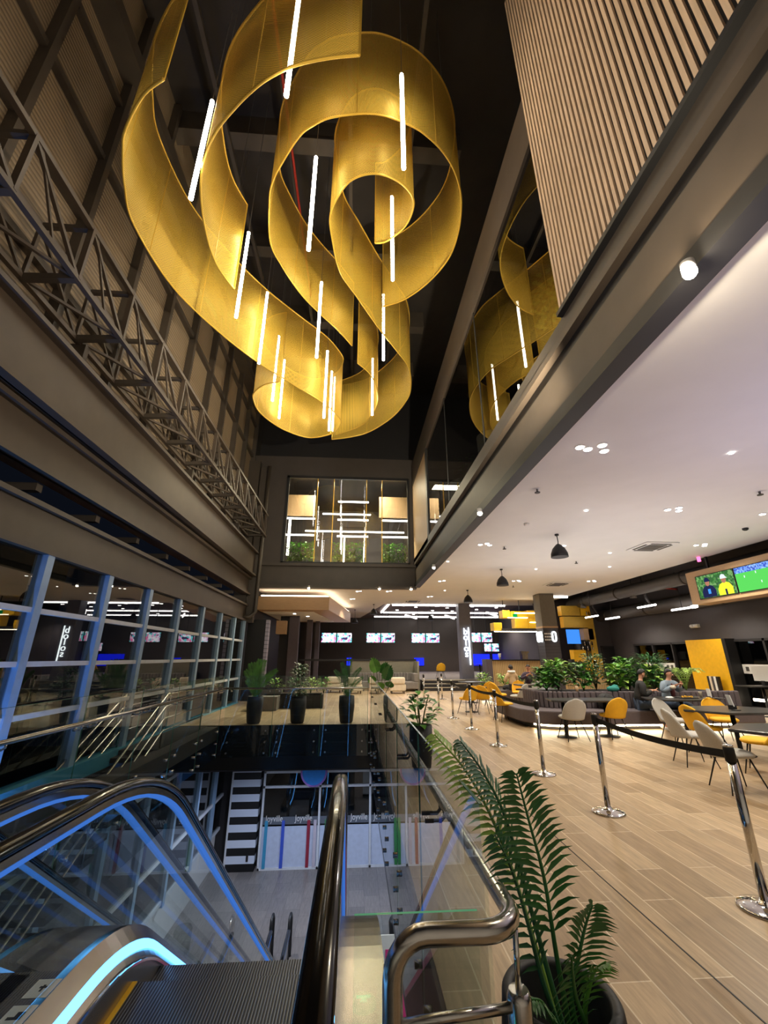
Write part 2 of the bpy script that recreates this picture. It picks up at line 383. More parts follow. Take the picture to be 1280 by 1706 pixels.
# TV picture: pink / teal / white cells
def tvmat(name, scale, seedv, strength, cols):
    m, nt, out = newmat(name); N = nt.nodes.new; L = nt.links.new
    t = N('ShaderNodeTexCoord'); vo = N('ShaderNodeTexVoronoi'); vo.inputs['Scale'].default_value = scale
    mp = N('ShaderNodeMapping'); mp.inputs['Location'].default_value = (seedv, 0, seedv); L(t.outputs['Object'], mp.inputs[0]); L(mp.outputs[0], vo.inputs[0])
    sx = N('ShaderNodeSeparateColor'); L(vo.outputs['Color'], sx.inputs[0])
    rp = N('ShaderNodeValToRGB'); rp.color_ramp.interpolation = 'CONSTANT'
    el = rp.color_ramp.elements; el[0].position = 0; el[0].color = cols[0]
    el[1].position = 1 / len(cols); el[1].color = cols[1]
    for i, c in enumerate(cols[2:]): e = el.new((i + 2) / len(cols)); e.color = c
    L(sx.outputs[0], rp.inputs[0])
    e = N('ShaderNodeEmission'); e.inputs[1].default_value = strength; L(rp.outputs[0], e.inputs[0]); L(e.outputs[0], out.inputs[0]); return m
M['tv'] = tvmat('tv_picture', 7.0, 3.3, 1.6, [lin(250, 250, 255), lin(236, 120, 170), lin(240, 240, 250), lin(110, 210, 215), lin(60, 50, 90), lin(235, 190, 225)])
M['tvgreen'] = tvmat('tv_foliage', 16.0, 1.3, .75, [lin(90, 150, 80), lin(60, 120, 60), lin(130, 180, 110), lin(70, 110, 70)])
M['tvpitch'] = em('tv_pitch_green', lin(90, 205, 90), 1.0)
M['tvblue'] = tvmat('tv_stand_blue', 26.0, 5.1, 1.0, [lin(80, 130, 220), lin(120, 160, 235), lin(70, 90, 190), lin(150, 190, 240)])
M['tvnavy'] = em('tv_navy', lin(36, 40, 78), .9)
M['tvyellow'] = em('tv_yellow', lin(236, 240, 60), .95)
M['tvskin'] = em('tv_skin', lin(190, 130, 105), .8)
M['tvwhite'] = em('tv_white', lin(225, 240, 240), .95)
M['tvcyan'] = em('tv_cyan', lin(70, 150, 235), 1.0)
M['menublue'] = em('menu_screen_blue', lin(60, 130, 230), 1.1)
M['greenlight'] = em('green_signal', lin(20, 170, 80), .9)
M['greenlight2'] = em('green_signal_symbol', lin(60, 250, 150), 1.6)
M['signwhite'] = em('sign_white', (.92, 1, 1), 5.0)

# ------------------------------------------------------------------ structure
VX0, VX1, VY1 = -3.4, 0.50, 12.1     # void in the upper floor
fl = MB()
fl.box(VX1, 13.5, -2.0, 37, -.30, 0); fl.box(-4.6, VX1, VY1, 37, -.30, 0)
fl.box(-4.6, VX1, -2.0, 0.95, -.30, 0)
struct('floor', fl, M['floor'])
struct('trim_1', MB().box(1.995, 2.003, -1, 23, .0, .003), M['black'])
e = MB(); e.box(-4.6, VX1, VY1 - .02, VY1 + .03, -1.0, -.302); e.box(VX1 - .03, VX1 + .02, 1.0, VY1, -1.0, -.302)
e.box(-4.6, VX1, VY1 - .025, VY1 - .001, -.302, -.004); e.box(VX1 - .025, VX1 - .001, 1.0, VY1, -.302, -.004)
struct('trim_2', e, M['fascia'])
struct('trim_3', MB().box(-3.75, -3.42, .95, VY1 - .05, -.32, -.02), M['steeldark'])
lc = MB(); lc.box(-4.6, VX1, VY1 + .05, 17.2, -1.05, -1.0); lc.box(VX1 + .02, 9, 1, 17.2, -1.05, -1.0)
struct('ceiling_lower', lc, M['darkwall'])
struct('floor_lower', MB().box(-4.6, 9, 1, 17.4, -5.2, -5.0), M['lowfloor'])
struct('wall_lower_right', MB().box(8.9, 9.0, 1, 17.2, -5, -1.05), M['darkwall'])
struct('wall_lower_back', MB().box(-4.6, 9, 17.4, 17.5, -5, -1.0), M['nearblack'])
# lower left wainscot and windows
struct('wall_lower_left', MB().box(-4.8, -4.6, 1, 17.4, -5.0, -3.95), M['white'])

# main left window wall
wf = empty('window_1'); wf['kind'] = 'structure'
ML = [4.6, 6.25, 7.85, 9.45, 11.1, 12.85, 14.6, 16.3, 17.75]
g = MB()
for y in ML: g.box(-4.62, -4.44, y - .07, y + .07, -4.0, 3.08)
g.box(-4.62, -4.44, -2, -1.9, -4.0, 3.08); g.box(-4.62, -4.44, 1.2, 1.34, -4.0, 3.08); g.box(-4.62, -4.44, 2.9, 3.04, -4, 3.08)
g.build('mullion_frame', M['frameblue'], wf)
g = MB()
for z in (0.88, 1.56, 2.27): g.box(-4.58, -4.47, -2, 17.8, z - .035, z + .035)
for z in (-3.9, -2.9, -1.2): g.box(-4.58, -4.47, 6, 17.4, z - .04, z + .04)
g.build('transom_frame', M['whiteframe'], wf)
MB().box(-4.53, -4.515, -2, 17.8, 0.06, 3.1).build('pane', M['winglass'], wf)
MB().box(-4.53, -4.515, 1, 17.4, -3.95, -.45).build('pane', M['winglass'], wf)
MB().box(-4.66, -4.40, -2, 17.8, -.22, 0.02).build('sill', M['frameteal'], wf)
struct('trim_4', MB().box(-4.75, -4.38, -2, 17.9, -.45, -.225), M['nearblack'])
# night street seen through the panes: dark facade opposite with a few lit strips
nb = thing('neighbouring_building', (-16, 8, -5), 'dark building across the street seen through the left windows at night', 'building')
MB().box(-1, 0, -14, 16, 0, 12).build('wall', M['exterior'], nb)
MB().box(0.0, .1, -2, 5, 6.1, 6.3).build('canopy_light', em('teal_canopy_glow', (.05, .32, .4), .5), nb)
struct('ground', MB().box(-30, -4.9, -20, 40, -5.3, -5.2), M['exterior'])

# I-beams along the left side
def ibeam(y0, y1, x, z0, z1, depth, flange=.07):
    mb = MB(); mb.box(x - .03, x, y0, y1, z0, z1); mb.box(x - depth, x + depth * .55, y0, y1, z0, z0 + flange); mb.box(x - depth, x + depth * .55, y0, y1, z1 - flange, z1)
    return mb
struct('trim_5', ibeam(-2, 18.1, -4.52, 3.05, 3.72, .18), M['steelbrown'])
struct('trim_6', ibeam(-2, 18.1, -4.50, 4.10, 4.82, .22), M['steelbrown'])
struct('trim_7', ibeam(-2, 18.1, -4.34, 4.86, 5.92, .26), M['steelbrown'])
struct('trim_8', MB().box(-4.62, -4.60, -2, 18, 3.72, 3.78), em('blue_outside_glow', (.02, .09, .25), .6))  # glowing strip painting in blue outside light along the beam top
# recess with outside purlins behind the slot between the beams
mb = MB()
for y in [1.5 * i for i in range(0, 13)]: mb.box(-5.6, -4.75, y, y + .12, 3.98, 4.1)
struct('trim_9', mb, M['steeldark'])
# upper left wall: corrugated cladding on a frame of studs and girts
struct('wall_left', MB().box(-5.15, -5.05, -2, 18.2, 5.9, 15.5), M['corr'])
mb = MB()
for y in [-.6 + 1.55 * i for i in range(13)]: mb.box(-5.05, -4.87, y - .06, y + .06, 5.95, 15.4)
for z in (7.4, 9.0, 10.6, 12.2): mb.box(-5.05, -4.93, -2, 18.1, z - .06, z + .06)
mb.box(-5.1, -4.6, -2, 18.1, 12.9, 13.25)
struct('trim_10', mb, M['steeldark'])
struct('trim_11', MB().box(-5.05, -4.6, -2, 18.1, 5.95, 6.15), M['nearblack'])

# space truss along the left wall
tr = thing('lattice_truss', (-4.3, 0, 6.6), 'brown steel box lattice truss running along the left wall above the beams', 'truss')
def L3(x, y, z): return (x + 4.3, y, z - 6.6)
A0, B0, C0, D0 = (-4.0, 7.62), (-4.0, 6.66), (-4.72, 6.62), (-4.72, 7.62)
mb = MB()
for (x, z) in (A0, B0, C0, D0): mb.bar(L3(x, -1.5, z), L3(x, 17.9, z), .075, .075)
mb.build('chord', M['steelbrown'], tr)
ys = [-1.18 + 1.172 * i for i in range(17)]
for y in ys:
    MB().bar(L3(A0[0], y, A0[1]), L3(B0[0], y, B0[1]), .085, .05).build('vertical', M['steelbrown'], tr); MB().bar(L3(D0[0], y, D0[1]), L3(C0[0], y, C0[1]), .05).build('vertical', M['steelbrown'], tr)
mb = MB()
for i in range(16):
    a, b = ys[i], ys[i + 1]
    mb.bar(L3(A0[0], a, A0[1]), L3(B0[0], b, B0[1]), .05); mb.bar(L3(D0[0], a, D0[1]), L3(C0[0], b, C0[1]), .04)
    mb.bar(L3(A0[0], a + .12, A0[1]), L3(B0[0], (a + b) / 2 + .1, B0[1]), .03)
    mb.bar(L3(C0[0], a, C0[1]), L3(B0[0], b, B0[1]), .045)
mb.build('diagonals', M['steelbrown'], tr)
for y in ys:
    MB().bar(L3(A0[0], y, A0[1]), L3(D0[0], y, D0[1]), .07).build('cross_strut', M['steeldark'], tr); MB().bar(L3(B0[0], y, B0[1]), L3(C0[0], y, C0[1]), .09).build('cross_strut', M['steeldark'], tr)
for y in (1.2, 6.0, 10.9, 15.8):
    MB().box(-.56, -.30, y - .05, y + .05, -.46, .0).build('bracket', M['steeldark'], tr)

# roof of the atrium
rf = MB(); rf.box(-5.1, 9, -2, 19.7, 15.5, 15.7); rf.box(-5.2, -5.05, 18.2, 19.6, 5.4, 15.5)
struct('ceiling_atrium', rf, M['roof'])
mb = MB()
for y in (1.0, 4.2, 7.4, 10.6, 13.8, 17.0): mb.box(-5.05, 2.6, y - .12, y + .12, 14.7, 15.5); mb.box(-5.05, 2.6, y - .2, y + .2, 14.64, 14.7)
for x in (-3.6, -2.0, -.4, 1.2): mb.box(x - .05, x + .05, -2, 18.1, 14.45, 14.6)
struct('trim_12', mb, M['steeldark'])
sp_ = thing('sprinkler_pipe', (-2.0, 4, 14.3), 'red sprinkler pipe under the dark atrium roof behind the gold sculpture', 'pipe')
MB().tube([(0, -4, 0), (0.1, 8, 0)], .035, 10).build('pipe', M['red'], sp_)
MB().tube([(0, 2, 0), (1.2, 2, 0)], .02, 8).build('branch', M['duct'], sp_)

# end wall of the atrium
YE = 18.15
mb = MB(); mb.box(-5.1, 9, YE, YE + .15, 9.72, 10.75); mb.box(-5.1, -3.32, YE, YE + .15, 5.45, 9.72); mb.box(2.42, 2.65, YE, YE + .15, 5.45, 9.72)
struct('wall_back', mb, M['brownwall'])
mb = MB(); mb.box(-5.1, 2.65, YE - .05, YE + .1, 4.50, 5.40); mb.box(-5.1, 2.65, YE - .22, YE + .1, 5.40, 5.52); mb.box(-5.1, 2.65, YE - .22, YE + .1, 4.45, 4.55)
struct('trim_13', mb, M['steeldark'])
struct('wall_back_upper', MB().box(-5.1, 9, 19.5, 19.6, 10.7, 15.5), M['nearblack'])
mb = MB(); mb.box(-5.05, -4.55, YE - .35, YE + .1, 0, 10.3); mb.box(-4.5, -4.2, YE - .3, YE, 3.0, 10.0)
struct('trim_14', mb, M['steeldark'])
struct('trim_15', MB().tube([(-4.1, 17.75, 10), (-4.1, 17.75, 3.4), (-4.3, 17.7, 3.2), (-4.6, 17.6, 3.2)], .08, 12), M['steeldark'])
# window in the end wall, the lounge behind it
w2 = empty('window_2'); w2['kind'] = 'structure'
g = MB(); g.box(-3.32, -3.2, YE - .06, YE + .1, 5.45, 9.72); g.box(2.34, 2.44, YE - .06, YE + .1, 5.45, 9.72); g.box(-3.3, 2.4, YE - .06, YE + .1, 9.62, 9.74); g.box(-3.3, 2.4, YE - .06, YE + .1, 5.5, 5.62)
g.build('frame', M['black'], w2)
g = MB()
for x in (-1.88, -1.12, .42, 1.15): g.box(x - .018, x + .018, YE - .02, YE + .06, 5.6, 9.65)
g.build('mullion', M['goldsolid'], w2)
MB().box(-3.2, 2.34, YE + .0, YE + .012, 5.6, 9.65).build('pane', M['darkglass'], w2)
for x in (-2.5, -.4, 1.7): light('hedge_fill', 'SPOT', (x, 18.40, 7.4), 800, (1, .95, .7), .1, None, (x, 18.7, 5.4), 2.2)  # unseen spots added to brighten the hedge behind the window
mb = MB(); mb.box(-5, 4, 18.3, 23.5, 5.3, 5.45); struct('floor_lounge', mb, M['floor'])
mb = MB(); mb.box(-5, 4, 23.5, 23.6, 5.4, 10.7); mb.box(-5, -4.9, 18.3, 23.5, 5.4, 10.7); mb.box(3.9, 4, 18.3, 23.5, 5.4, 10.7); struct('wall_lounge', mb, M['darkwall'])
struct('ceiling_lounge', MB().box(-5, 4, 18.3, 23.5, 9.9, 10.0), M['nearblack'])
light('lounge_fill', 'AREA', (-.5, 18.75, 9.6), 700, (1, .88, .62), 4, .8, (-.5, 19.3, 5))  # unseen area lamp added to brighten the lounge
for i, (x0, x1, y, z, w, lab) in enumerate(((-3.6, -2.1, 19.6, 9.25, 1.0, 'left'), (1.1, 2.7, 19.6, 9.25, 1.0, 'right'))):
    one('wood_panel', MB().box(x0, x1, y, y + .08, z - w, z + .1), M['woodpanel'], 'light wood wall panel hanging in the upper lounge, %s side of the window' % lab, 'panel', 'lounge wood panels')
def ledbar(x0, x1, y, z, label, t=.05):
    one('strip_light', MB().box(x0, x1, y, y + t, z, z + .07), M['led'], label, 'strip light', 'strip lights in the upper lounge')
ledbar(-3.45, -2.05, 19.3, 7.98, 'upper white strip light in the left bay of the upper window')
ledbar(-3.5, -2.05, 19.3, 7.15, 'lower white strip light in the left bay of the upper window')
ledbar(-.95, .55, 19.3, 8.9, 'top white strip light in the middle bay of the upper window')
ledbar(-.95, .55, 19.3, 7.96, 'second white strip light down in the middle bay of the upper window')
ledbar(-.95, .55, 19.3, 7.12, 'lowest white strip light in the middle bay of the upper window')
ledbar(1.2, 2.75, 19.3, 7.96, 'upper white strip light in the right bay of the upper window')
ledbar(1.2, 2.75, 19.3, 7.12, 'lower white strip light in the right bay of the upper window')
ledbar(-1.9, .75, 21.8, 9.1, 'far upper white strip light deep inside the upper lounge')
ledbar(-2.8, 2.6, 21.8, 8.1, 'far lower white strip light deep inside the upper lounge')
one('strip_light', MB().box(-3.3, -3.2, 19.35, 19.45, 6.2, 8.0), M['led'], 'vertical white strip light at the left edge of the upper lounge', 'strip light', 'strip lights in the upper lounge')
one('strip_light', MB().box(2.68, 2.76, 19.35, 19.45, 6.2, 8.0), M['led'], 'vertical white strip light at the right edge of the upper lounge', 'strip light', 'strip lights in the upper lounge')

# right side: hall ceiling, balcony beam, upper glass, slats
zc = 4.62
mb = MB(); mb.prism([(2.62, -2), (11.0, -2), (11.0, 25), (1.7, 25), (.4, 34), (-4.6, 34), (-4.6, 18.3), (2.62, 18.3)], zc, zc + .12)
struct('ceiling', mb, M['white'])
struct('ceiling_far', MB().box(-4.6, 10.98, 18.3, 37, 4.85, 4.95), M['farceil'])
struct('ceiling_side', MB().box(10.98, 13.6, -2, 37, 4.85, 4.95), M['nearblack'])
struct('ceiling_edge', MB().box(10.96, 11.02, -2, 25, zc, zc + .24), M['nearblack'])
bx = 2.62
mb = MB(); mb.box(bx + .0, bx + .14, -2, YE, 4.71, 5.28); mb.box(bx - .04, bx + .25, -2, YE, 5.5, 5.6)
struct('trim_16', mb, M['steelbrown'])
mb = MB(); mb.box(bx - .03, bx + .2, -2, YE, 4.53, 4.71); mb.box(bx + .06, bx + .13, -2, YE, 5.28, 5.5)  # black strips paint in the shade below and above the beam web
struct('trim_shade_21', mb, M['black'])
struct('trim_17', MB().box(bx - .03, bx + .03, -2, YE, 5.6, 5.80), M['steeldark'])
struct('trim_18', MB().box(bx - .05, bx + .2, -2, YE, 9.3, 10.42), M['steelbrown'])
struct('floor_upper', MB().box(bx + .14, 9, -2, 18.1, 4.78, 5.62), M['darkwall'])
struct('wall_upper_right', MB().box(8.9, 9.0, -2, 18.1, 5.6, 15.5), M['nearblack'])
struct('ceiling_upper', MB().box(bx + .2, 9, -2, 18.1, 10.3, 10.4), M['nearblack'])
w3 = empty('window_3'); w3['kind'] = 'structure'
MB().box(bx, bx + .012, 4.05, 14.3, 5.8, 9.3).build('pane', M['upglass'], w3)
g = MB()
for y in (4.1, 7.5, 10.9, 14.3): g.box(bx - .01, bx + .03, y - .015, y + .015, 5.8, 9.3)
g.box(bx - .04, bx + .06, 14.2, 14.45, 5.8, 10.4)
g.build('mullion', M['black'], w3)
struct('wall_right_panel', MB().box(bx - .03, bx + .05, 14.45, 18.1, 5.62, 10.35), M['woodpanel'])
# slat screen
sl = thing('slat_screen', (2.52, 0, 5.85), 'tall screen of vertical light wood slats on the balcony at upper right', 'slat screen')
MB().box(.05, .10, -1.2, 4.05, 0.03, 7.5).build('backing', M['black'], sl)
y = 4.02; k = 0
while y > -.9 and k < 62:
    mb = MB().box(0.025, .05, y - .043, y, 0.06, 7.4)
    mb.build('slat', M['slat'], sl); y -= .078; k += 1
MB().box(-.01, .12, -1.2, 4.05, -.06, .0).build('bottom_rail', M['black'], sl)

# right side hall: walls and windows
mb = MB(); mb.box(13.5, 13.6, -2, 22.0, 2.25, 4.95); mb.box(13.5, 13.6, 20.1, 22.0, 0, 2.25); mb.box(13.5, 13.6, -2, 3, 0, 2.25)
struct('wall_right', mb, M['darkwall'])
mb = MB(); mb.box(12.5, 13.6, 21.9, 22.0, 0, 4.85); mb.box(12.5, 12.6, 22.0, 36.9, 0, 4.85); mb.box(10.4, 12.5, 24.0, 24.1, 0, 4.85)
struct('wall_right_back', mb, M['darkwall'])
d = empty('door_1', (13.18, 21.87, 0)); d['kind'] = 'structure'
MB().box(-.30, .28, -.03, .02, 0, 2.15).build('door_leaf', M['black'], d)
g = MB(); g.box(-.36, -.3, -.06, .03, 0, 2.2); g.box(.28, .31, -.06, .03, 0, 2.2); g.box(-.36, .31, -.06, .03, 2.15, 2.2); g.build('door_frame', M['nearblack'], d)
w4 = empty('window_4'); w4['kind'] = 'structure'
g = MB()
for y in (20.1, 18.8, 17.6, 16.7, 14.6, 13.4, 11.6, 9.8, 8.0, 6.0, 3.0): g.box(13.44, 13.6, y - .04, y + .04, 0, 2.25)
for z in (.04, 2.21): g.box(13.44, 13.6, 3, 20.1, z - .04, z + .04)
g.build('frame', M['nearblack'], w4)
MB().box(13.53, 13.545, 3, 20.1, .05, 2.2).build('pane', M['winglass'], w4)
mb = MB()
for (a, b) in ((18.9, 20.0), (17.7, 18.7), (13.5, 14.5), (11.7, 13.3), (9.9, 11.5)): mb.box(13.505, 13.512, a, b, 1.12, 1.42)
mb.build('frosted_band', M['paper'], w4)
mb = MB()
for (a, b) in ((18.9, 20.0), (17.7, 18.7), (13.5, 14.5), (11.7, 13.3), (9.9, 11.5)):
    for q in (.2, .45, .82): yy = a + (b - a) * q; mb.box(13.498, 13.506, yy - .06, yy + .06, 1.2, 1.34)
mb.build('band_mark', M['duct'], w4)
struct('wall_far_outside', MB().box(15.5, 15.6, -2, 30, -.2, 4), M['exterior'])
yp = thing('yellow_portal_panel', (13.35, 15.5, 0), 'tall yellow wall panel between the dark windows on the right', 'wall panel')
MB().box(-.25, .12, -.85, .85, 0.002, 2.28).build('panel', M['yellowpaint'], yp)
MB().box(-.25, .12, -1.0, -.85, 0.002, 2.28).build('side_reveal', M['black'], yp)
mn = thing('menu_board', (12.92, 15.2, 0), 'cluster of narrow menu boards standing against the yellow wall panel', 'boards')
for i, (c, n) in enumerate((('black', 'board'), ('paper', 'board'), ('darkwall', 'board'), ('cream', 'board'), ('jacket', 'board'))):
    MB().box(-.05 + .01 * i, .05, -.26 + i * .11, -.17 + i * .11, 0.002, 1.0).build(n, M[c], mn)
for i, (y0, y1, lab) in enumerate(((7.0, 13.4, 'long white light strip under the counter outside the right windows'),)):
    one('strip_light', MB().box(13.3, 13.35, 13.3, 14.2, .28, .36), M['ledwarm'], 'white strip light low under the dark bench by the right windows', 'strip light')
one('emergency_light', MB().box(13.38, 13.5, 15.9, 16.25, 2.75, 2.88).ball((13.36, 15.98, 2.81), .07).ball((13.36, 16.17, 2.81), .07), M['paper'], 'small twin head emergency light above the yellow panel', 'emergency light')

# far hall
struct('wall_far', MB().box(-4.6, 14, 37, 37.1, 0, 4.9), M['brownwall'])
mb = MB(); mb.box(-4.7, -4.6, 18.1, 37, 0, 4.9); struct('wall_far_left', mb, M['nearblack'])
mb = MB()
mb.box(-3.4, -2.9, 22.6, 22.9, 0, 4.5); mb.box(-2.75, -2.45, 25, 25.3, 0, 4.5); mb.box(-2.35, -2.1, 26, 26.3, 0, 4.5)
struct('trim_19', mb, M['purplewall'])
mb = MB(); mb.box(-4.5, -3.75, 18.4, 18.7, 0, 3.15); struct('wall_left_pier', mb, M['black'])
struct('trim_20', MB().box(-3.75, -3.62, 18.4, 18.7, 0, 3.15), stripemat('pale_tile_pier', lin(150, 144, 156), lin(70, 66, 74), 'Z', 6.0, .4, 0, .88, .3, .05))
struct('wall_far_left_panel', MB().box(-3.9, -3.4, 22.8, 22.9, 0, 3.9), M['nearblack'])
one('wall_box', MB().box(-3.95, -3.45, 21.9, 22.3, 2.75, 3.4), M['woodbox'], 'small beige wall box high on the dark wall at far left', 'wall box')
sfb = thing('ceiling_soffit_box', (-3, 22, 3.72), 'suspended wood ceiling box with a glowing cove at left under the end wall', 'ceiling box')
MB().prism([(-1.5, -2.2), (1.78, -2.2), (2.72, 5), (-1.5, 5)], 0, .61).build('casing', M['woodbox'], sfb)
MB().prism([(-1.4, -1.4), (1.0, -1.4), (1.7, 4.2), (-1.4, 4.2)], -.02, -.001).build('recessed_panel', M['white'], sfb)
for (x, y) in ((.0, -.6), (.5, .8), (-.6, 1.6)): MB().lathe([(.07, -.035), (.07, -.021)], (x, y, 0), 14).build('downlight', M['downlamp'], sfb)
for x in (-1.2, 1.5): MB().bar((x, 0, .61), (x, 0, .89), .05).build('hanger', M['black'], sfb)
mb = MB(); mb.bar((-4.4, 19.95, 4.37), (-1.35, 19.95, 4.37), .06); mb.bar((-1.35, 20, 4.37), (-.42, 26.8, 4.37), .06)
one('cove_strip_light', mb, M['ledwarm'], 'warm cove light running along the top of the wood ceiling box', 'strip light')
# LED lines of the far ceiling
z = 4.5
for (p, q, lab) in (((2.2, 24.9), (9.0, 24.9), 'front white ceiling line light over the far seating, running across'), ((2.15, 25), (1.95, 31.5), 'white ceiling line light running back on the left of the far recess'),
                    ((2.1, 31.6), (10.8, 31.6), 'rear white ceiling line light across the far recess'), ((1.6, 35), (12, 35), 'furthest long white ceiling line light across the far hall'),
                    ((9.9, 20.9), (10.9, 20.9), 'short white ceiling line light right of the square column'), ((4.0, 33.5), (5.3, 36.5), 'slanting line light above the second far screen pair'),
                    ((7.2, 33.5), (8.6, 36.5), 'slanting line light above the third far screen pair'), ((9.8, 31), (11.6, 34), 'slanting line light by the bar canopy')):
    z = 4.574 if p[1] < 24.95 else 4.80; mb = MB(); mb.bar((p[0], p[1], z), (q[0], q[1], z), .10, .08)
    one('line_light', mb, M['ledceil'], lab, 'strip light', 'white ceiling line lights')

# square column with sign
c1 = thing('square_column', (9.37, 20.37, 0), 'square dark column with pale top and an illuminated sign', 'column')
MB().box(-.375, .375, -.375, .375, 0.002, 2.98).build('tiled_shaft', M['brick'], c1)
MB().box(-.37, .37, -.37, .37, 3.06, 4.615).build('upper_shaft', pm('olive_render', lin(110, 104, 92), .6), c1)
MB().box(-.385, .385, -.385, .385, 2.98, 3.06).build('ledge', M['woodbox'], c1)
sg = MB().box(-.40, -.375, -.37, .37, 2.35, 2.8).box(-.375, .05, -.40, -.375, 2.35, 2.36); sgn = sg.build('sign_backing', M['nearblack'], c1)
def ringshape(mb, cx, cz, w, h, t, yy, axis='y', n=20):
    for i in range(n):
        a0 = 2 * PI * i / n; a1 = 2 * PI * (i + 1) / n
        sq = lambda a: (cx + w / 2 * math.copysign(abs(math.cos(a)) ** .6, math.cos(a)), cz + h / 2 * math.copysign(abs(math.sin(a)) ** .5, math.sin(a)))
        p, q = sq(a0), sq(a1)
        if axis == 'y': mb.bar((p[0], yy, p[1]), (q[0], yy, q[1]), t, t)
        else: mb.bar((yy, p[0], p[1]), (yy, q[0], q[1]), t, t)
mb = MB(); ringshape(mb, .12, 2.58, .17, .42, .05, -.41); mb.build('letter', M['signwhite'], c1)
mb = MB(); ringshape(mb, -.16, 2.58, .22, .42, .06, -.41, 'x'); ringshape(mb, .16, 2.58, .22, .42, .06, -.41, 'x'); mb.build('letter', M['signwhite'], c1)
mb = MB()
for r in range(3):
    for q in range(4): mb.box(-.33 + q * .085, -.28 + q * .085, -.41, -.38, 2.4 + r * .14, 2.46 + r * .14)
mb.build('lettering_row', M['paper'], c1)
c2 = thing('sign_column', (6.3, 24.4, 0), 'grey column with a glowing vertical sign at the far seating', 'column')
MB().box(-.34, .34, -.3, .3, 0.002, 4.6).build('shaft', pm('grey_blue_tile', lin(104, 104, 116), .5), c2)
for i, ch in enumerate('bolos'):
    text('letter', ch, .5, M['signwhite'], c2, (-.02, -.33, 3.02 - i * .3), (PI / 2, 0, 0), .02)
MB().box(.14, .19, -.36, -.31, 1.25, 3.25).build('sign_tube', M['signwhite'], c2)

# hanging TV pairs
def tvpair(x0, x1, y, z0, z1, label):
    t = thing('hanging_screen_pair', ((x0 + x1) / 2, y, z0), label, 'screens', 'screen pairs hung across the far hall')
    w = (x1 - x0) / 2; h = z1 - z0
    for s_ in (-1, 1):
        c = s_ * w / 2
        MB().box(c - w / 2 + .01, c + w / 2 - .01, 0, .08, -.02, h + .02).build('bezel', M['screenblack'], t)
        MB().box(c - w / 2 + .04, c + w / 2 - .04, -.012, 0, .02, h - .02).build('picture', M['tv'], t)
        MB().bar((c, .06, h), (c, .06, (4.85 if x0 > .5 or y > 34.5 else 4.62) - z0), .035).build('hanger', M['black'], t)
tvpair(-2.31, -.15, 30, 2.6, 3.25, 'pair of bright hanging screens, furthest left of the far row')
tvpair(.8, 2.84, 30, 2.6, 3.25, 'pair of bright hanging screens, second from left in the far row')
tvpair(3.95, 5.98, 30, 2.6, 3.25, 'pair of bright hanging screens, third from left, left of the sign column')
tvpair(8.1, 9.75, 30, 2.65, 3.3, 'pair of bright hanging screens, just right of the sign column')
tvpair(10.9, 12.2, 36, 2.1, 2.75, 'smaller pair of bright screens low behind the bar, nearer the sign column')
tvpair(12.7, 14.0, 36, 2.1, 2.75, 'smaller pair of bright screens low behind the bar, nearer the square column')
for (x0, x1, lab) in ((9.6, 11.6, 'deep blue lit lane wall behind the bar, near the sign column'), (11.9, 13.9, 'deep blue lit lane wall further right behind the bar'), (5.1, 5.9, 'small deep blue lit panel at the far wall left of the sign column'), (-.6, -.2, 'narrow deep blue lit panel at the far left wall')):
    one('blue_lane_light', MB().box(x0, x1, 36.9, 36.998, 1.0, 1.9 if x0 > 6 else 1.6), M['deepblue'], lab, 'light panel', 'blue light panels of the far lanes')
# far seating: platform, steps, divider, sofa, armchairs
pf = MB(); pf.box(3.5, 12.4, 23.8, 36.9, 0.001, .52); struct('floor_platform', pf, M['sofafar'])
st = thing('platform_steps', (4.75, 23.4, 0), 'dark steps with pale nosings up to the far platform', 'steps')
for i in range(3):
    s1 = MB().box(-1.15, 1.2, -.35 + i * .2, .38, 0.002 + i * .17, .155 + i * .17).build('step', M['nearblack'], st)
    MB().box(-1.15, 1.2, -.36 + i * .2, -.30 + i * .2, .155 + i * .17, .175 + i * .17).build('nosing', M['cream'], s1)
dv = thing('divider_wall', (1.7, 24.4, 0), 'low olive grey divider wall behind the far sofa', 'divider')
MB().box(-1.9, 1.75, 0, .1, 0.002, 1.45).build('panel', pm('olive_panel', lin(124, 120, 104), .6), dv)
MB().box(1.65, 1.75, -1.2, 0, 0.002, 1.45).build('panel', pm('olive_panel_side', lin(124, 120, 104), .6), dv)
MB().box(-5.0, 1.78, -.02, .12, 1.45, 1.56).build('top_rail', M['nearblack'], dv)
so = thing('corner_sofa', (1.7, 23.8, 0), 'long grey channel-tufted corner sofa at the far end', 'sofa')
MB().box(-1.9, 1.6, -.45, .1, .12, .46).build('seat', M['sofafar'], so, .03)
mb = MB()
for i in range(22): mb.box(-1.9 + i * .16, -1.75 + i * .16, .12, .34, .46, .86)
mb.build('backrest', M['sofafar'], so, .03)
MB().box(.9, 1.62, -1.1, -.45, .12, .46).build('seat', M['sofafar'], so, .03)
MB().box(1.4, 1.62, -1.1, .3, .46, .86).build('backrest', M['sofafar'], so, .03)
MB().box(-1.8, 1.5, -.35, .25, 0.002, .12).build('plinth', M['cream'], so)
def armchair(loc, rz, label):
    t = thing('armchair', loc, label, 'armchair', 'cream armchairs', rz)
    MB().box(-.38, .38, -.36, .34, .12, .42).build('seat', M['cream'], t, .05)
    MB().box(-.34, .34, -.40, -.22, .42, .74).build('backrest', M['cream'], t, .07)
    for s_ in (-1, 1):
        for q in (-1, 1): MB().bar((s_ * .3, q * .28, 0.001), (s_ * .3, q * .28, .12), .04).build('leg', M['black'], t)
    return t
armchair((2.15, 21.8, 0), 0, 'cream armchair seen from behind, in front of the far sofa')
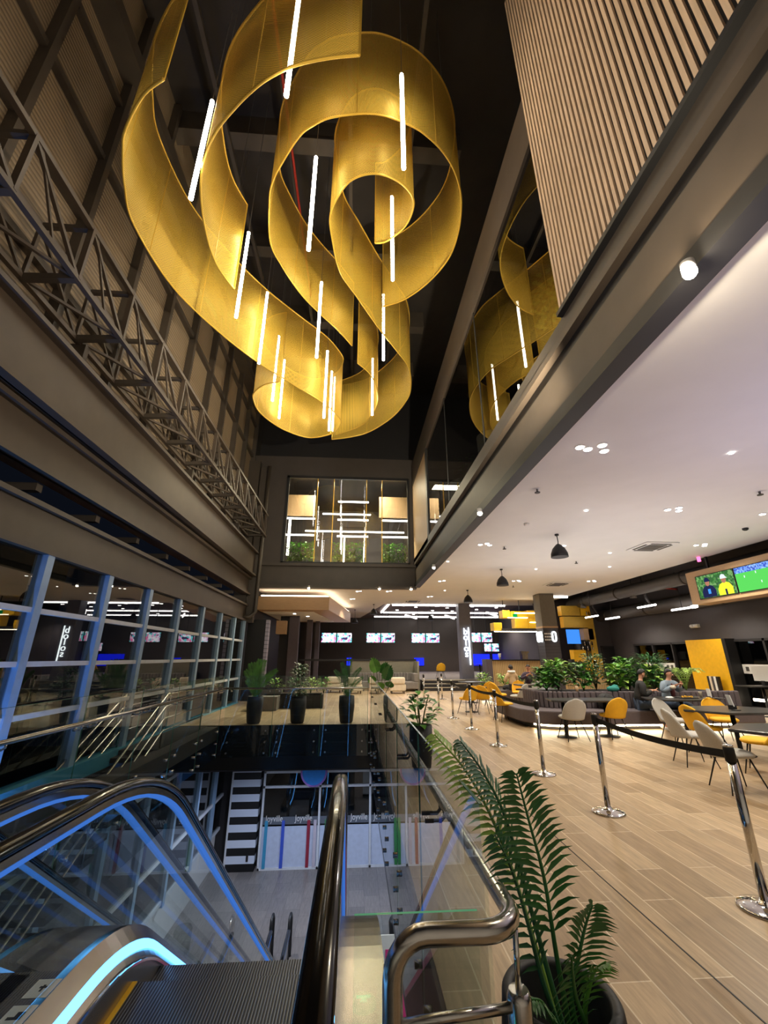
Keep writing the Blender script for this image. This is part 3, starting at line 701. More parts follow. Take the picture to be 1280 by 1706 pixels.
armchair((.0, 21.9, 0), 0.2, 'cream armchair half hidden behind the far potted palm')
armchair((-.9, 22.6, 0), -0.2, 'cream armchair further left behind the middle planter leaves')
# grey planter box behind the far balustrade
pb = thing('planter_box', (-2.0, 16.0, 0), 'low dark planter box with lit leafy plants behind the far balustrade', 'planter')
MB().box(-1.1, .95, -.25, .3, 0.002, .42).build('box', M['nearblack'], pb)
MB().box(-1.05, .9, -.2, .25, .42, .45).build('soil', M['soil'], pb)
one('bench_block', MB().box(-3.45, -2.5, 15.1, 15.8, 0.002, .42).box(-3.2, -2.5, 15.8, 16.2, 0.002, .62), M['sofafar'], 'pale grey upholstered bench block behind the leftmost palm pot', 'bench')

# bar
br = thing('bar_counter', (8.5, 22.6, 0), 'bar counter clad in light wood slats beyond the far tables', 'counter')
MB().box(-1.55, 1.6, 0, .7, 0.002, 1.48).build('front', M['slats_bar'], br)
MB().box(-1.6, 1.65, -.05, .75, 1.48, 1.54).build('worktop', M['black'], br)
MB().box(-1.62, -1.3, -.08, .7, 0.002, 1.56).build('end_panel', M['purplewall'], br)
one('coffee_machine', MB().box(8.95, 9.25, 22.8, 23.15, 1.545, 1.95).box(8.9, 9.3, 22.75, 22.82, 1.85, 1.95), M['chrome'], 'steel espresso machine standing on the bar counter', 'coffee machine')
one('paper_cup', MB().lathe([(.06, 0), (.08, .3)], (0, 0, 0), 12), M['paper'], 'white tall cup at the left end of the bar counter', 'cup', loc=(7.75, 22.9, 1.545))
cp = thing('bar_canopy', (8.3, 22.4, 2.9), 'glowing gold box canopy hanging over the bar', 'canopy')
for (x0, x1, z0, z1) in ((-.35, .05, .75, 1.15), (.1, 1.0, .75, 1.1), (1.02, 2.2, .75, 1.15), (.3, 1.0, .22, .72), (1.02, 2.2, .22, .72), (-.9, -.45, .1, .5)):
    MB().box(x0, x1, 0, .6, z0, z1).build('box_panel', pm('gold_translucent', lin(214, 168, 40), .35, .2, emit=lin(214, 160, 40), estr=.25), cp, .01)
for (x0, x1, z) in ((-.1, 1.0, .74), (-.9, 2.2, .02), (.3, 1.8, .98), (1.1, 1.8, .5)):
    MB().box(x0, x1, -.03, .0, z, z + .04).build('light_strip', M['ledwarm'], cp)
MB().box(-.5, 2.4, .0, .6, .06, .2).build('shelf', M['nearblack'], cp)
for x in (-.2, .7, 1.9): MB().bar((x, .3, 1.1), (x, .3, 1.72), .03).build('hanger', M['black'], cp)
one('exit_sign', MB().box(8.5, 8.72, 22.34, 22.395, 3.68, 3.86), M['greenlight'], 'small green exit sign on the gold bar canopy', 'sign')
sh = thing('bottle_shelf_unit', (11.3, 21.45, 1.0), 'tall unit of yellow cubes and bottle shelves right of the square column', 'shelf unit')
for (x0, x1, z0, z1, m_) in ((-.55, .45, 2.7, 3.2, 'goldsolid'), (.5, 1.0, 2.7, 3.2, 'yellowpaint'), (-.5, .75, 2.1, 2.65, 'goldsolid'), (.5, 1.0, 1.5, 2.05, 'slat'), (-.2, .45, .45, 1.0, 'yellowpaint'), (.75, 1.1, .6, 2.65, 'goldsolid'), (.3, .9, 0, .5, 'yellowpaint'), (.75, 1.25, -.4, .6, 'goldsolid')):
    MB().box(x0, x1, 0, .4, z0, z1).build('cube', M[m_], sh)
for (x0, x1, z0, z1) in ((.2, .95, .95, 1.45), (-.35, .2, .0, .55), (.7, 1.0, 2.1, 2.6)):
    MB().box(x0, x1, .02, .38, z0, z1).build('shelf_box', M['nearblack'], sh)
MB().box(-.45, .25, -.02, 0, 1.3, 2.0).build('menu_screen', M['menublue'], sh)
MB().box(-.8, 1.3, -.1, .4, -1.0 + .002, -.35).build('base_cabinet', M['slats_bar'], sh)
for i, (x, z) in enumerate([(.3 + .13 * a, .98 + .24 * b) for b in range(2) for a in range(5)] + [(-.25 + .15 * a, .04 + .26 * b) for b in range(2) for a in range(3)] + [(.78, 2.72), (.9, 2.72)]):
    one('wine_bottle', MB().lathe([(.035, 0), (.035, .13), (.014, .17), (.014, .21)], (0, 0, 0), 8), M['hair'] if i % 2 else M['chrome'],
        'small %s bottle on the yellow shelf unit, %s' % ('dark' if i % 2 else 'silver', ('upper box' if i < 10 else 'lower box' if i < 16 else 'top cube')), 'bottle', 'bottles on the yellow shelf unit', loc=(11.3 + x, 21.40, 1.0 + z))
for i, o in enumerate([o for o in bpy.data.objects if o.name.startswith('wine_bottle')]):
    o['label'] = 'small %s bottle on the yellow shelf unit, %s' % ('dark' if i % 2 else 'silver', (['lower', 'upper'][i // 5] + ' row of the upper box, ' + ['leftmost', 'second', 'middle', 'fourth', 'rightmost'][i % 5]) if i < 10 else (['lower', 'upper'][(i - 10) // 3] + ' row of the low box, ' + ['left', 'middle', 'right'][(i - 10) % 3]) if i < 16 else 'top cube, ' + ['left', 'right'][i - 16])

# ducts, pipes and wood screen box of the side aisle
dk = thing('ventilation_duct', (12.4, 10, 4.1), 'large round grey duct under the dark ceiling, nearer the white ceiling', 'duct')
MB().tube([(-.6, -9, .25), (-.6, 12.5, .25)], .24, 18).build('duct', M['duct'], dk)
for y in (-4, 0, 4, 8, 11): MB().tube([(-.6, y, .25), (-.6, y + .08, .25)], .26, 18).build('collar', M['steeldark'], dk)
dk = thing('ventilation_duct', (13.05, 10, 3.5), 'large round grey duct hugging the dark wall above the windows', 'duct')
MB().tube([(0, -9, .2), (0, 13, .2)], .27, 18).build('duct', M['duct'], dk)
for y in (-4, 0, 4, 8, 11): MB().tube([(0, y, .2), (0, y + .08, .2)], .29, 18).build('collar', M['steeldark'], dk)
rp_ = thing('red_pipe', (11.3, 10, 4.55), 'red fire pipe running beside the white ceiling edge', 'pipe')
MB().tube([(.5, 2.0, -.22), (.5, 10.5, -.22)], .075, 12).build('pipe', M['red'], rp_)
MB().tube([(.5, 6, -.22), (1.7, 6, -.3)], .035, 8).build('branch', M['red'], rp_)
for i, (y, l) in enumerate(((12, 'nearer'), (16.5, 'middle'), (20.5, 'further'))):
    mb = MB().tube([(0, 0, .7), (0, .1, .45), (.2, .2, .2), (.35, .3, 0)], .06, 10)
    one('flexible_hose', mb, M['nearblack'], 'black flexible duct hose drooping from the side aisle ceiling, %s one' % l, 'hose', loc=(12.0, y, 3.6))
for i, (x, y, z, l) in enumerate(((11.9, 16.5, 3.62, 'in front of the hose, nearer the wood screen box'), (12.6, 15.5, 3.42, 'closest to the dark wall on the right'), (12.3, 19.6, 3.42, 'above the planter, lower one'), (11.4, 19.8, 3.5, 'touching the yellow shelf unit'))):
    one('tube_light', MB().tube([(0, -.55, 0), (0, .55, 0)], .035, 10), M['ledceil'], 'short white tube light ' + l, 'tube light', 'short tube lights of the side aisle', loc=(x, y, z))
    MB().bar((0, 0, .03), (0, 0, 4.84 - z), .015).build('hanger', M['black'], bpy.data.objects[-1] if False else COL.objects[-1])
for (x, y, z, l) in ((11.9, 17.2, 4.05, 'nearer'), (11.5, 20.6, 4.0, 'further')):
    t = thing('aisle_pendant', (x, y, z), 'small grey bell pendant in the side aisle, %s one' % l, 'pendant lamp')
    MB().lathe([(.04, .22), (.1, .15), (.14, 0), (.13, 0), (.03, .2)], (0, 0, 0), 16).build('shade', M['duct'], t)
    MB().bar((0, 0, .2), (0, 0, 4.84 - z), .012).build('cord', M['black'], t)
# screen box
X0 = 10.62
sb = thing('screen_box', (X0, 10, 3.2), 'wood framed hanging box with two broadcast screens on the right', 'screen box')
MB().box(0, .55, -6, 2.6, 0, 1.0).build('casing', M['woodbox'], sb, .01)
for y in (2.0, -1.5): MB().bar((.3, y, 1.0), (.3, y, 1.64), .06).build('hanger', M['black'], sb)
s1 = MB().box(-.03, 0, .86, 2.22, .12, .82).build('screen', M['screenblack'], sb)
MB().box(-.036, -.03, .88, 2.19, .14, .80).build('picture_background', M['tvgreen'], s1)
for (cy, mat, hat) in ((1.80, 'tvnavy', 'tvnavy'), (1.22, 'tvyellow', 'tvwhite')):
    mb = MB(); mb.prism([(cy - .24, .145), (cy - .25, .33), (cy - .16, .46), (cy - .04, .50), (cy + .04, .50), (cy + .17, .45), (cy + .25, .32), (cy + .25, .145)], -.040, -.037, 'x'); mb.build('figure_shirt', M[mat], s1)
    mb = MB(); mb.prism([(cy + .08 * math.cos(a * PI / 6), .57 + .10 * math.sin(a * PI / 6)) for a in range(12)], -.043, -.040, 'x'); mb.build('figure_face', M['tvskin'], s1)
    mb = MB(); mb.prism([(cy + .10, .60), (cy + .09, .68), (cy + .03, .73), (cy - .05, .71), (cy - .09, .64), (cy - .14, .60)], -.046, -.043, 'x'); mb.build('figure_cap', M[hat], s1)
MB().box(-.046, -.04, 1.74, 1.83, .24, .38).build('microphone_flag', M['tvcyan'], s1)
MB().box(-.044, -.04, 1.18, 1.24, .145, .30).build('shirt_detail', M['tvnavy'], s1)
s2 = MB().box(-.03, 0, -1.65, .84, .12, .82).build('screen', M['screenblack'], sb)
MB().box(-.036, -.03, -1.62, .82, .14, .64).build('picture_pitch', M['tvpitch'], s2)
MB().box(-.036, -.03, -1.62, .82, .64, .80).build('picture_stand', M['tvblue'], s2)
mb = MB()
for (y, z) in ((.55, .5), (.2, .56), (.1, .3), (-.3, .5), (-.6, .35), (-1.1, .55)): mb.box(-.04, -.036, y - .012, y + .012, z, z + .06)
mb.build('picture_players', M['tvwhite'], s2)
one('downlight', MB().tube([(10.75, 12.7, 3.14), (10.75, 12.71, 3.2)], .1, 14), M['downlamp'], 'small white downlight just under the near corner of the screen box', 'downlight')
one('camera_dot', MB().box(10.6, 10.66, 11.9, 11.98, 4.45, 4.6), em('pink_led', (1, .15, .35), 2), 'tiny pink indicator light hanging above the screen box', 'indicator light')

# ceiling items
def cluster(x, y, n, label):
    t = thing('downlight_cluster', (x, y, zc), label, 'downlight', 'clusters of round downlights in the white ceiling')
    for i, (dx, dy) in enumerate(((-.13, 0), (.02, -.13), (.15, .04), (-.28, -.05))[:n]):
        r = MB().lathe([(.075, -.012), (.075, -.002)], (dx, dy, 0), 20).build('trim_ring', M['white'], t)
        MB().lathe([(.055, -.02), (.055, -.012)], (dx, dy, 0), 20).build('lens', M['downlamp'], t)
for (x, y, n, l) in ((3.58, 5.36, 4, 'nearest the balcony beam'), (6.72, 7.87, 3, 'right of the nearest pendant'), (3.57, 10.98, 3, 'left of the nearest pendant'), (9.62, 10.63, 3, 'right of the near air unit'),
                     (3.59, 16.87, 2, 'beyond the second pendant at left'), (9.72, 16.45, 3, 'right of the square column top'), (6.6, 16.6, 3, 'between second pendant and square column'), (9.0, 8.0, 3, 'rightmost, at the picture edge'),
                     (1.64, 19.81, 2, 'just past the end beam, right'), (.21, 19.91, 2, 'just past the end beam, left'), (-.1, 22.7, 2, 'beside the wood ceiling box'), (3.9, 21.5, 2, 'before the far line lights')):
    cluster(x, y, n, 'cluster of %s round downlights in the white ceiling, %s' % ({2: 'two', 3: 'three', 4: 'four'}[n], l))
for (x, y, l) in ((5.72, 5.33, 'nearest the camera'), (4.89, 8.04, 'above the nearest pendant'), (5.85, 10.96, 'right of the nearest pendant'), (8.79, 13.63, 'right of the near air unit'), (7.62, 11.69, 'left of the near air unit'), (3.0, 13.2, 'left of the second pendant'), (6.4, 14.2, 'right of the second pendant'), (4.2, 19.4, 'left of the third pendant')):
    one('small_downlight', MB().lathe([(.035, -.015), (.035, -.002)], (0, 0, 0), 16), M['downlamp'], 'tiny round ceiling downlight, ' + l, 'downlight', 'tiny single downlights', loc=(x, y, zc))
far_l = [(3.2, 27.5), (4.1, 28.3), (5.4, 27.6), (6.3, 28.6), (7.8, 27.7), (3.0, 30.2), (4.6, 33.2), (5.6, 30.4), (7.1, 30.6), (8.6, 29.5), (6.2, 34), (9.6, 28.2)]
for i, (x, y) in enumerate(far_l):
    one('far_downlight', MB().lathe([(.10, -.02), (.10, -.002)], (0, 0, 0), 14), M['downlamp'], 'round downlight in the brown far ceiling, ' + ('front' if y < 29.6 else 'back') + ' row, %s from the left' % ('first second third fourth fifth sixth seventh eighth'.split()[sorted([q for q in far_l if (q[1] < 29.6) == (y < 29.6)]).index((x, y))]), 'downlight', 'round downlights of the far ceiling', loc=(x, y, 4.85))
for (x, y, l) in ((3.35, 6.97, 'upper left, nearest the balcony'), (7.61, 6.79, 'upper right at the picture edge'), (4.2, 11.2, 'left of the nearest pendant'), (7.2, 12.9, 'left of the near air unit'), (6.9, 17.8, 'between the air units')):
    t = thing('fire_sprinkler', (x, y, zc), 'small dark ceiling sprinkler head, ' + l, 'sprinkler', 'ceiling sprinklers')
    MB().bar((0, 0, -.0), (0, 0, -.06), .025).build('stem', M['duct'], t)
    MB().lathe([(.05, -.075), (.05, -.06)], (0, 0, 0), 12).build('deflector', M['steeldark'], t)
for (x, y, l) in ((3.98, 9.03, 'left of the nearest pendant'), (9.45, 9.04, 'at the right picture edge')):
    one('smoke_detector', MB().lathe([(.03, -.06), (.06, -.04), (.065, 0)], (0, 0, 0), 16), M['white'] if x < 5 else M['black'], 'round %s ceiling detector %s' % ('white' if x < 5 else 'dark', l), 'detector', loc=(x, y, zc))
def acunit(x, y, s_, label):
    t = thing('air_conditioning_cassette', (x, y, zc - .004), label, 'air conditioner', 'ceiling air conditioning cassettes')
    MB().box(-s_, s_, -s_, s_, -.03, 0).build('panel', M['white'], t, .01)
    MB().box(-s_ * .55, s_ * .55, -s_ * .55, s_ * .55, -.045, -.03).build('grille', M['duct'], t)
    for k in range(4):
        a = k * PI / 2; c_, s2_ = math.cos(a), math.sin(a)
        p = (s_ * .78 * c_ - s_ * .6 * s2_, s_ * .78 * s2_ + s_ * .6 * c_, -.035); q = (s_ * .78 * c_ + s_ * .6 * s2_, s_ * .78 * s2_ - s_ * .6 * c_, -.035)
        MB().bar(p, q, .06, .012).build('louvre', M['steeldark'], t)
acunit(8.35, 10.85, .47, 'square ceiling air conditioning cassette between the pendants and the screen box')
acunit(8.6, 17.2, .45, 'square ceiling air conditioning cassette just before the square column')
acunit(3.2, 23.3, .45, 'square ceiling air conditioning cassette before the far line lights')
def pendant(x, y, zb, label, name='pendant_lamp', zc=4.62):
    t = thing(name, (x, y, zb), label, 'pendant lamp', 'black dome pendants')
    MB().lathe([(.21, 0), (.20, .1), (.15, .22), (.07, .31), (.03, .34), (.028, .34), (.065, .3), (.14, .21), (.19, .1), (.2, .005)], (0, 0, 0), 28).build('shade', M['black'], t)
    MB().tube([(0, 0, .33), (.01, 0, .4), (0, 0, zc - zb - .03)], .012, 8).build('cord', M['black'], t)
    MB().lathe([(.05, zc - zb - .04), (.05, zc - zb)], (0, 0, 0), 14).build('ceiling_cup', M['black'], t)
    MB().ball((0, 0, .14), .05).build('bulb', M['cream'], t)
    return t
pendant(5.1, 9.86, 4.02, 'black dome pendant lamp, largest and nearest')
pendant(5.17, 14.3, 4.03, 'black dome pendant lamp, second from the camera')
pendant(5.23, 19.2, 4.05, 'black dome pendant lamp, third from the camera')
pendant(1.1, 25.0, 4.03, 'black dome pendant lamp at the left, beyond the end beam')
pendant(.0, 28.0, 3.75, 'grey pendant lamp furthest left, low before the dark far ceiling')
pendant(5.0, 28.0, 3.95, 'small dark pendant lamp between the far line lights', zc=4.85)
# spotlights on the beam edges
for (x, y, l) in ((2.5, 2.22, 'dazzling spotlight on the underside of the balcony edge, nearest the camera'), (2.5, 7.85, 'bright spotlight under the balcony edge, midway along'), (2.55, 13.3, 'bright spotlight under the balcony edge, near the end corner'),
                  (2.4, 17.9, 'bright spotlight at the corner of the balcony and the end beam'), (1.03, 17.9, 'bright spotlight under the end beam, right one'), (-1.99, 17.9, 'bright spotlight under the end beam, left one')):
    t = thing('spotlight', (x, y, 4.53), l, 'spotlight', 'edge spotlights')
    MB().lathe([(.05, -.09), (.05, 0)], (0, 0, 0), 14).build('housing', M['white'], t)
    MB().ball((0, 0, -.10), .05, 12, 8).build('lens', M['spotlamp'], t)
light('edge_spot', 'POINT', (2.35, 2.2, 4.3), 60, (1, .86, .62), .05)

# ------------------------------------------------------------------ gold ribbon sculpture
def catmull(P_, n=6):
    out = []
    for i in range(len(P_) - 1):
        p0 = P_[max(i - 1, 0)]; p1 = P_[i]; p2 = P_[i + 1]; p3 = P_[min(i + 2, len(P_) - 1)]
        for k in range(n):
            t = k / n
            out.append(tuple(.5 * ((2 * b) + (-a + c) * t + (2 * a - 5 * b + 4 * c - d_) * t * t + (-a + 3 * b - 3 * c + d_) * t ** 3) for a, b, c, d_ in zip(p0, p1, p2, p3)))
    out.append(P_[-1]); return out
SC = thing('ribbon_sculpture', (0, 0, 9.0), 'huge hanging sculpture of curling gold perforated metal ribbons', 'sculpture')
def ribbon(pts, zb, h, label):
    path = catmull(pts, 7)
    L_ = [0]
    for a, b in zip(path, path[1:]): L_.append(L_[-1] + math.hypot(b[0] - a[0], b[1] - a[1]))
    nrm = []
    for i in range(len(path)):
        a = path[max(i - 1, 0)]; b = path[min(i + 1, len(path) - 1)]
        t = Vector((b[0] - a[0], b[1] - a[1])).normalized(); nrm.append(Vector((-t.y, t.x)) * .006)
    vs = []; z0 = zb - 9.0
    for p, n_ in zip(path, nrm): vs += [(p[0] + n_.x, p[1] + n_.y, z0), (p[0] + n_.x, p[1] + n_.y, z0 + h)]
    fs = [(2 * i, 2 * i + 2, 2 * i + 3, 2 * i + 1) for i in range(len(path) - 1)]
    me = bpy.data.meshes.new('ribbon'); me.from_pydata(vs, [], fs); me.materials.append(M['gold'])
    uv = me.uv_layers.new(name='sheet')
    for p in me.polygons:
        p.use_smooth = True
        for li in p.loop_indices:
            vi = me.loops[li].vertex_index; uv.data[li].uv = (L_[vi // 2], h * (vi % 2))
    o = bpy.data.objects.new('ribbon', me); COL.objects.link(o); o.parent = SC
    so_ = o.modifiers.new('solid', 'SOLIDIFY'); so_.thickness = .002; so_.offset = 0; so_.use_rim = True
    mb = MB()
    mb.tube([(p[0], p[1], z0) for p in path], .02, 6); mb.tube([(p[0], p[1], z0 + h) for p in path], .018, 6)
    mb.bar((*path[0], z0), (*path[0], z0 + h), .025); mb.bar((*path[-1], z0), (*path[-1], z0 + h), .025)
    nxt = 1.5
    for i, l in enumerate(L_):
        if l > nxt and L_[-1] - l > .4:
            mb.bar((path[i][0] + nrm[i].x, path[i][1] + nrm[i].y, z0), (path[i][0] + nrm[i].x, path[i][1] + nrm[i].y, z0 + h), .014); nxt = l + 1.5
    mb.build('edge_frame', M['goldsolid'], o)
    for i in range(5, len(path), 22):
        MB().bar((path[i][0], path[i][1], z0 + h), (path[i][0], path[i][1], 15.5 - 9.0), .006).build('suspension_wire', M['duct'], o)
ribbon([(-2.72,3.51),(-3.08,3.71),(-3.51,4.11),(-3.69,4.38),(-3.94,4.93),(-4.11,5.62),(-3.95,6.92),(-3.39,8.12),(-2.7,9.15),(-1.88,10.06),(-1.12,10.87),(-0.71,11.57),(-0.61,11.96),(-0.75,12.46),(-1.05,12.81),(-1.78,13.06),(-2.61,12.51),(-3.14,11.59),(-3.19,10.82),(-3.05,10.46),(-2.71,10.12),(-2.26,9.95)], 8.96, 2.48, 'A')
ribbon([(-0.1,3.04),(-0.51,3.1),(-0.94,3.2),(-1.32,3.36),(-1.61,3.54),(-1.85,3.72),(-2.1,3.93),(-2.32,4.17),(-2.5,4.45),(-2.64,4.76),(-2.75,5.15),(-2.81,5.52),(-2.84,5.91),(-2.8,6.29),(-2.64,6.74)], 8.83, 2.48, 'B')
ribbon([(0.56,8.6),(1.1,8.33),(1.62,7.79),(1.99,7.12),(2.08,6.48),(2.0,5.83),(1.82,5.4),(1.54,5.04),(1.17,4.76),(0.77,4.58),(0.15,4.46),(-0.55,4.55),(-0.91,4.69),(-1.19,4.88),(-1.57,5.33),(-1.82,5.7),(-1.95,6.1),(-2.09,6.96),(-1.93,7.55),(-1.61,8.27),(-1.21,8.86),(-0.69,9.5),(-0.27,10.13)], 10.48, 2.48, 'C')
ribbon([(0.24,6.23),(0.48,6.17),(0.81,5.85),(0.93,5.49),(0.87,5.24),(0.6,5.03),(0.18,4.93),(-0.23,5.06),(-0.5,5.38),(-0.65,5.73),(-0.64,6.15),(-0.5,6.96),(-0.11,7.63),(0.43,8.53),(1.05,9.45),(1.41,10.04),(1.59,10.86),(1.57,11.63),(1.17,12.75),(0.4,13.81),(-0.31,14.26),(-1.06,14.5)], 9.72, 2.48, 'D')
ribbon([(-0.09,10.22),(0.28,10.67),(0.52,11.34),(0.61,12.18),(0.37,13.14),(-0.06,13.88),(-0.91,14.49)], 9.93, 2.48, 'E')

# hanging light tubes around the ribbons
for (x, y, zb, L_, l) in ((-1.05, 3.39, 8.59, 2.35, 'highest in view, crossing the dark front ribbon'), (-2.58, 4.46, 8.09, 2.35, 'leftmost, beside the big left ribbon'), (0.58, 4.13, 8.58, 2.35, 'in front of the right part of the big ring'),
        (-0.92, 5.19, 8.12, 2.35, 'inside the opening of the big ring, left'), (0.59, 6.13, 8.63, 2.35, 'before the small inner curl at right'), (-2.51, 6.72, 8.07, 2.35, 'over the left ribbon, just right of its free end'),
        (-2.59, 8.91, 8.72, 2.35, 'over the lower left ribbon, second of its row'), (-1.05, 8.17, 8.38, 2.35, 'in the gap below the big ring'), (0.62, 9.30, 9.32, 2.35, 'crossing the S shaped ribbon on the right'),
        (-2.54, 10.50, 8.69, 2.35, 'left one of the pair in the lower loop'), (-2.66, 12.13, 9.12, 2.35, 'right one of the pair in the lower loop'), (-1.02, 10.42, 8.14, 2.35, 'lower loop, left of the close trio'),
        (-0.99, 12.05, 8.67, 2.35, 'lower loop, middle of the close trio'), (-0.97, 13.32, 9.41, 2.35, 'lower loop, right of the close trio'), (0.43, 12.25, 9.45, 2.35, 'rightmost in the lower curl')):
    t = thing('hanging_tube_light', (x, y, zb), 'slim glowing tube light hanging vertically, ' + l, 'tube light', 'vertical tube lights among the gold ribbons')
    MB().tube([(0, 0, 0), (0, 0, L_)], .034, 10).build('tube', M['ledtube'], t)
    MB().bar((0, 0, L_), (0, 0, 15.5 - zb), .010).build('wire', M['duct'], t)

# ------------------------------------------------------------------ escalators
ANG = math.radians(35); YK = 3.02
def escpath(h, y_start, n=10, zend=-5.0):
    """line parallel to the step band at height h: flat, arc, 35 degree slope, flat"""
    R_ = 1.35 + h
    yc = YK - 1.35 * math.tan(ANG / 2)
    pts = [((y_start), h, 0.0)]
    for i in range(n + 1):
        a = ANG * i / n; pts.append((yc + R_ * math.sin(a), h - R_ + R_ * math.cos(a), a))
    yb = YK - zend / math.tan(ANG); R2 = max(.35, 1.35 - h)
    k = math.tan(ANG / 2) * 1.35
    for i in range(n + 1):
        a = ANG * (1 - i / n); pts.append((yb + k - R2 * math.sin(a), zend + h + R2 - R2 * math.cos(a), a))
    pts.append((yb + 1.6, zend + h, 0.0))
    return pts
def escsweep(mb, x, h, sec, y_start):
    mb.sweep([((x, y, z), (1, 0, 0), (0, math.sin(a), math.cos(a))) for (y, z, a) in escpath(h, y_start)], sec)
def escalator(xc, label, near):
    t = thing('escalator', (xc, 0, 0), label, 'escalator', 'escalators going down to the lower floor')
    y0 = .35
    for s_ in (-1, 1):
        x = s_ * .615
        mb = MB(); n = 14; sec = [(.042 * math.cos(2 * PI * k / n) * 1.0, .026 * math.sin(2 * PI * k / n)) for k in range(n)]
        path = [((x, y, z), (1, 0, 0), (0, math.sin(a), math.cos(a))) for (y, z, a) in escpath(.97, y0)]
        mb.sweep(path, sec, smooth=True)
        # newel return
        arc = [((x, y0 - .42 * math.sin(a), .55 + .42 * math.cos(a)), (1, 0, 0), (0, -math.sin(a), math.cos(a))) for a in [PI * i / 10 for i in range(11)]]
        mb.sweep(arc, sec, smooth=True)
        hr = mb.build('handrail', M['rubber'], t)
        mb = MB(); escsweep(mb, x, .925, [(-.022, -.022), (.022, -.022), (.022, .015), (-.022, .015)], y0); mb.build('handrail_guide', M['chrome'], t)
        mb = MB(); escsweep(mb, x, .897, [(-.026, -.008), (.026, -.008), (.026, .010), (-.026, .010)], 1.5); mb.build('handrail_light', M['ledblue2'], t)
        mb = MB(); lo = escpath(.28, y0); hi = escpath(.91, y0)
        vs = []
        for a, b in zip(lo, hi): vs += [(x - .005, a[0], a[1]), (x - .005, b[0], b[1]), (x + .005, a[0], a[1]), (x + .005, b[0], b[1])]
        m_ = len(lo); fs = []
        for i in range(m_ - 1):
            q = 4 * i; fs += [(q, q + 4, q + 5, q + 1), (q + 2, q + 3, q + 7, q + 6), (q + 1, q + 5, q + 7, q + 3)]
        mb.add(vs, fs); mb.build('glass_balustrade', M['glass'], t)
        # outer deck, sloping inner deck with light line, skirt
        mb = MB(); escsweep(mb, x, .28, [(-.02, 0), (s_ * .24 if s_ < 0 else -.02, 0), (s_ * .24 if s_ < 0 else -.02, -.05), (-.02, -.05)] if s_ < 0 else [(.02, 0), (.24, 0), (.24, -.05), (.02, -.05)], -.3)
        mb.build('outer_deck', M['deck'], t)
        mb = MB(); escsweep(mb, x - s_ * .02, .28, [(0, 0), (-s_ * .065, -.06), (-s_ * .065, -.08), (0, -.03)], -.3); mb.build('inner_deck', M['deck'], t)
        mb = MB(); escsweep(mb, x - s_ * .085, .195, [(0, .024), (-s_ * .022, .006), (-s_ * .022, -.018), (0, -.018)], 1.0); mb.build('skirt_light', M['ledblue'], t)
        mb = MB(); escsweep(mb, x - s_ * .115, .0, [(s_ * .02, .18), (-s_ * .01, .15), (-s_ * .01, -.25), (0, -.25)], -.3); mb.build('skirt_panel', M['deck'], t)
        mb = MB(); escsweep(mb, x - s_ * .118, .135, [(0, .008), (-s_ * .02, .004), (-s_ * .02, -.008), (0, -.008)], -.3); mb.build('skirt_trim', M['polished'], t)
    mb = MB().box(-.86, .86, -.6, 1.86, -.03, .001); mb.build('landing_plate', M['tread'], t)
    # steps
    R_ = 1.35; yc = YK - R_ * math.tan(ANG / 2)
    ys = [1.87 + .405 * i for i in range(3)]
    for i, y in enumerate(ys):
        z = -0.005 if i < 2 else -.03
        s0 = MB().box(-.49, .49, y, y + .40, z - .12, z).build('step', M['tread'], t)
        for (u0, u1) in ((-.49, -.465), (.465, .49)): MB().box(u0, u1, y, y + .40, z, z + .004).build('yellow_edge', M['yellowpaint'], s0)
    y = ys[-1] + .405; z = -.03
    drops = [.15, .24, .28] + [.2836] * 14
    for d_ in drops:
        z -= d_
        if z < -4.9: break
        s0 = MB().box(-.49, .49, y, y + .405, z - .28, z).build('step', M['tread'], t); y += .405
    # truss cladding below
    mb = MB(); escsweep(mb, 0, -.75, [(-.8, .0), (.8, .0), (.8, -.1), (-.8, -.1)], -.3); mb.build('underside_cladding', M['deck'] if near else M['steeldark'], t)
    for s_ in (-1, 1):
        mb = MB(); lo = escpath(-.8, .9); hi = escpath(.24, .9); vs = []; x = s_ * .84
        for a, b in zip(lo, hi): vs += [(x, a[0], a[1]), (x, b[0], b[1]), (x - s_ * .01, a[0], a[1]), (x - s_ * .01, b[0], b[1])]
        fs = []
        for i in range(len(lo) - 1):
            q = 4 * i; fs += [(q, q + 4, q + 5, q + 1), (q + 2, q + 3, q + 7, q + 6)]
        mb.add(vs, fs); mb.build('side_cladding', M['steeldark'], t)
    return t
E1 = escalator(-.68, 'nearer escalator at lower left with blue lit glass sides, its steps in view', True)
E2 = escalator(-2.30, 'second escalator further left, only its handrails and glass showing', False)
# pictogram stickers on the left deck of the nearer escalator
for (y, k) in ((2.50, 'person'), (2.35, 'shoe')):
    s0 = MB().box(-.70, -.60, y - .055, y + .055, .2801, .2816).build('safety_sticker', M['paper'], E1)
    mb = MB()
    if k == 'person': mb.box(-.655, -.645, y - .02, y + .02, .2816, .2822); mb.box(-.665, -.635, y + .0, y + .012, .2816, .2822)
    else: mb.box(-.68, -.625, y - .02, y - .005, .2816, .2822); mb.box(-.655, -.625, y - .005, y + .02, .2816, .2822)
    mb.build('symbol', M['black'], s0)
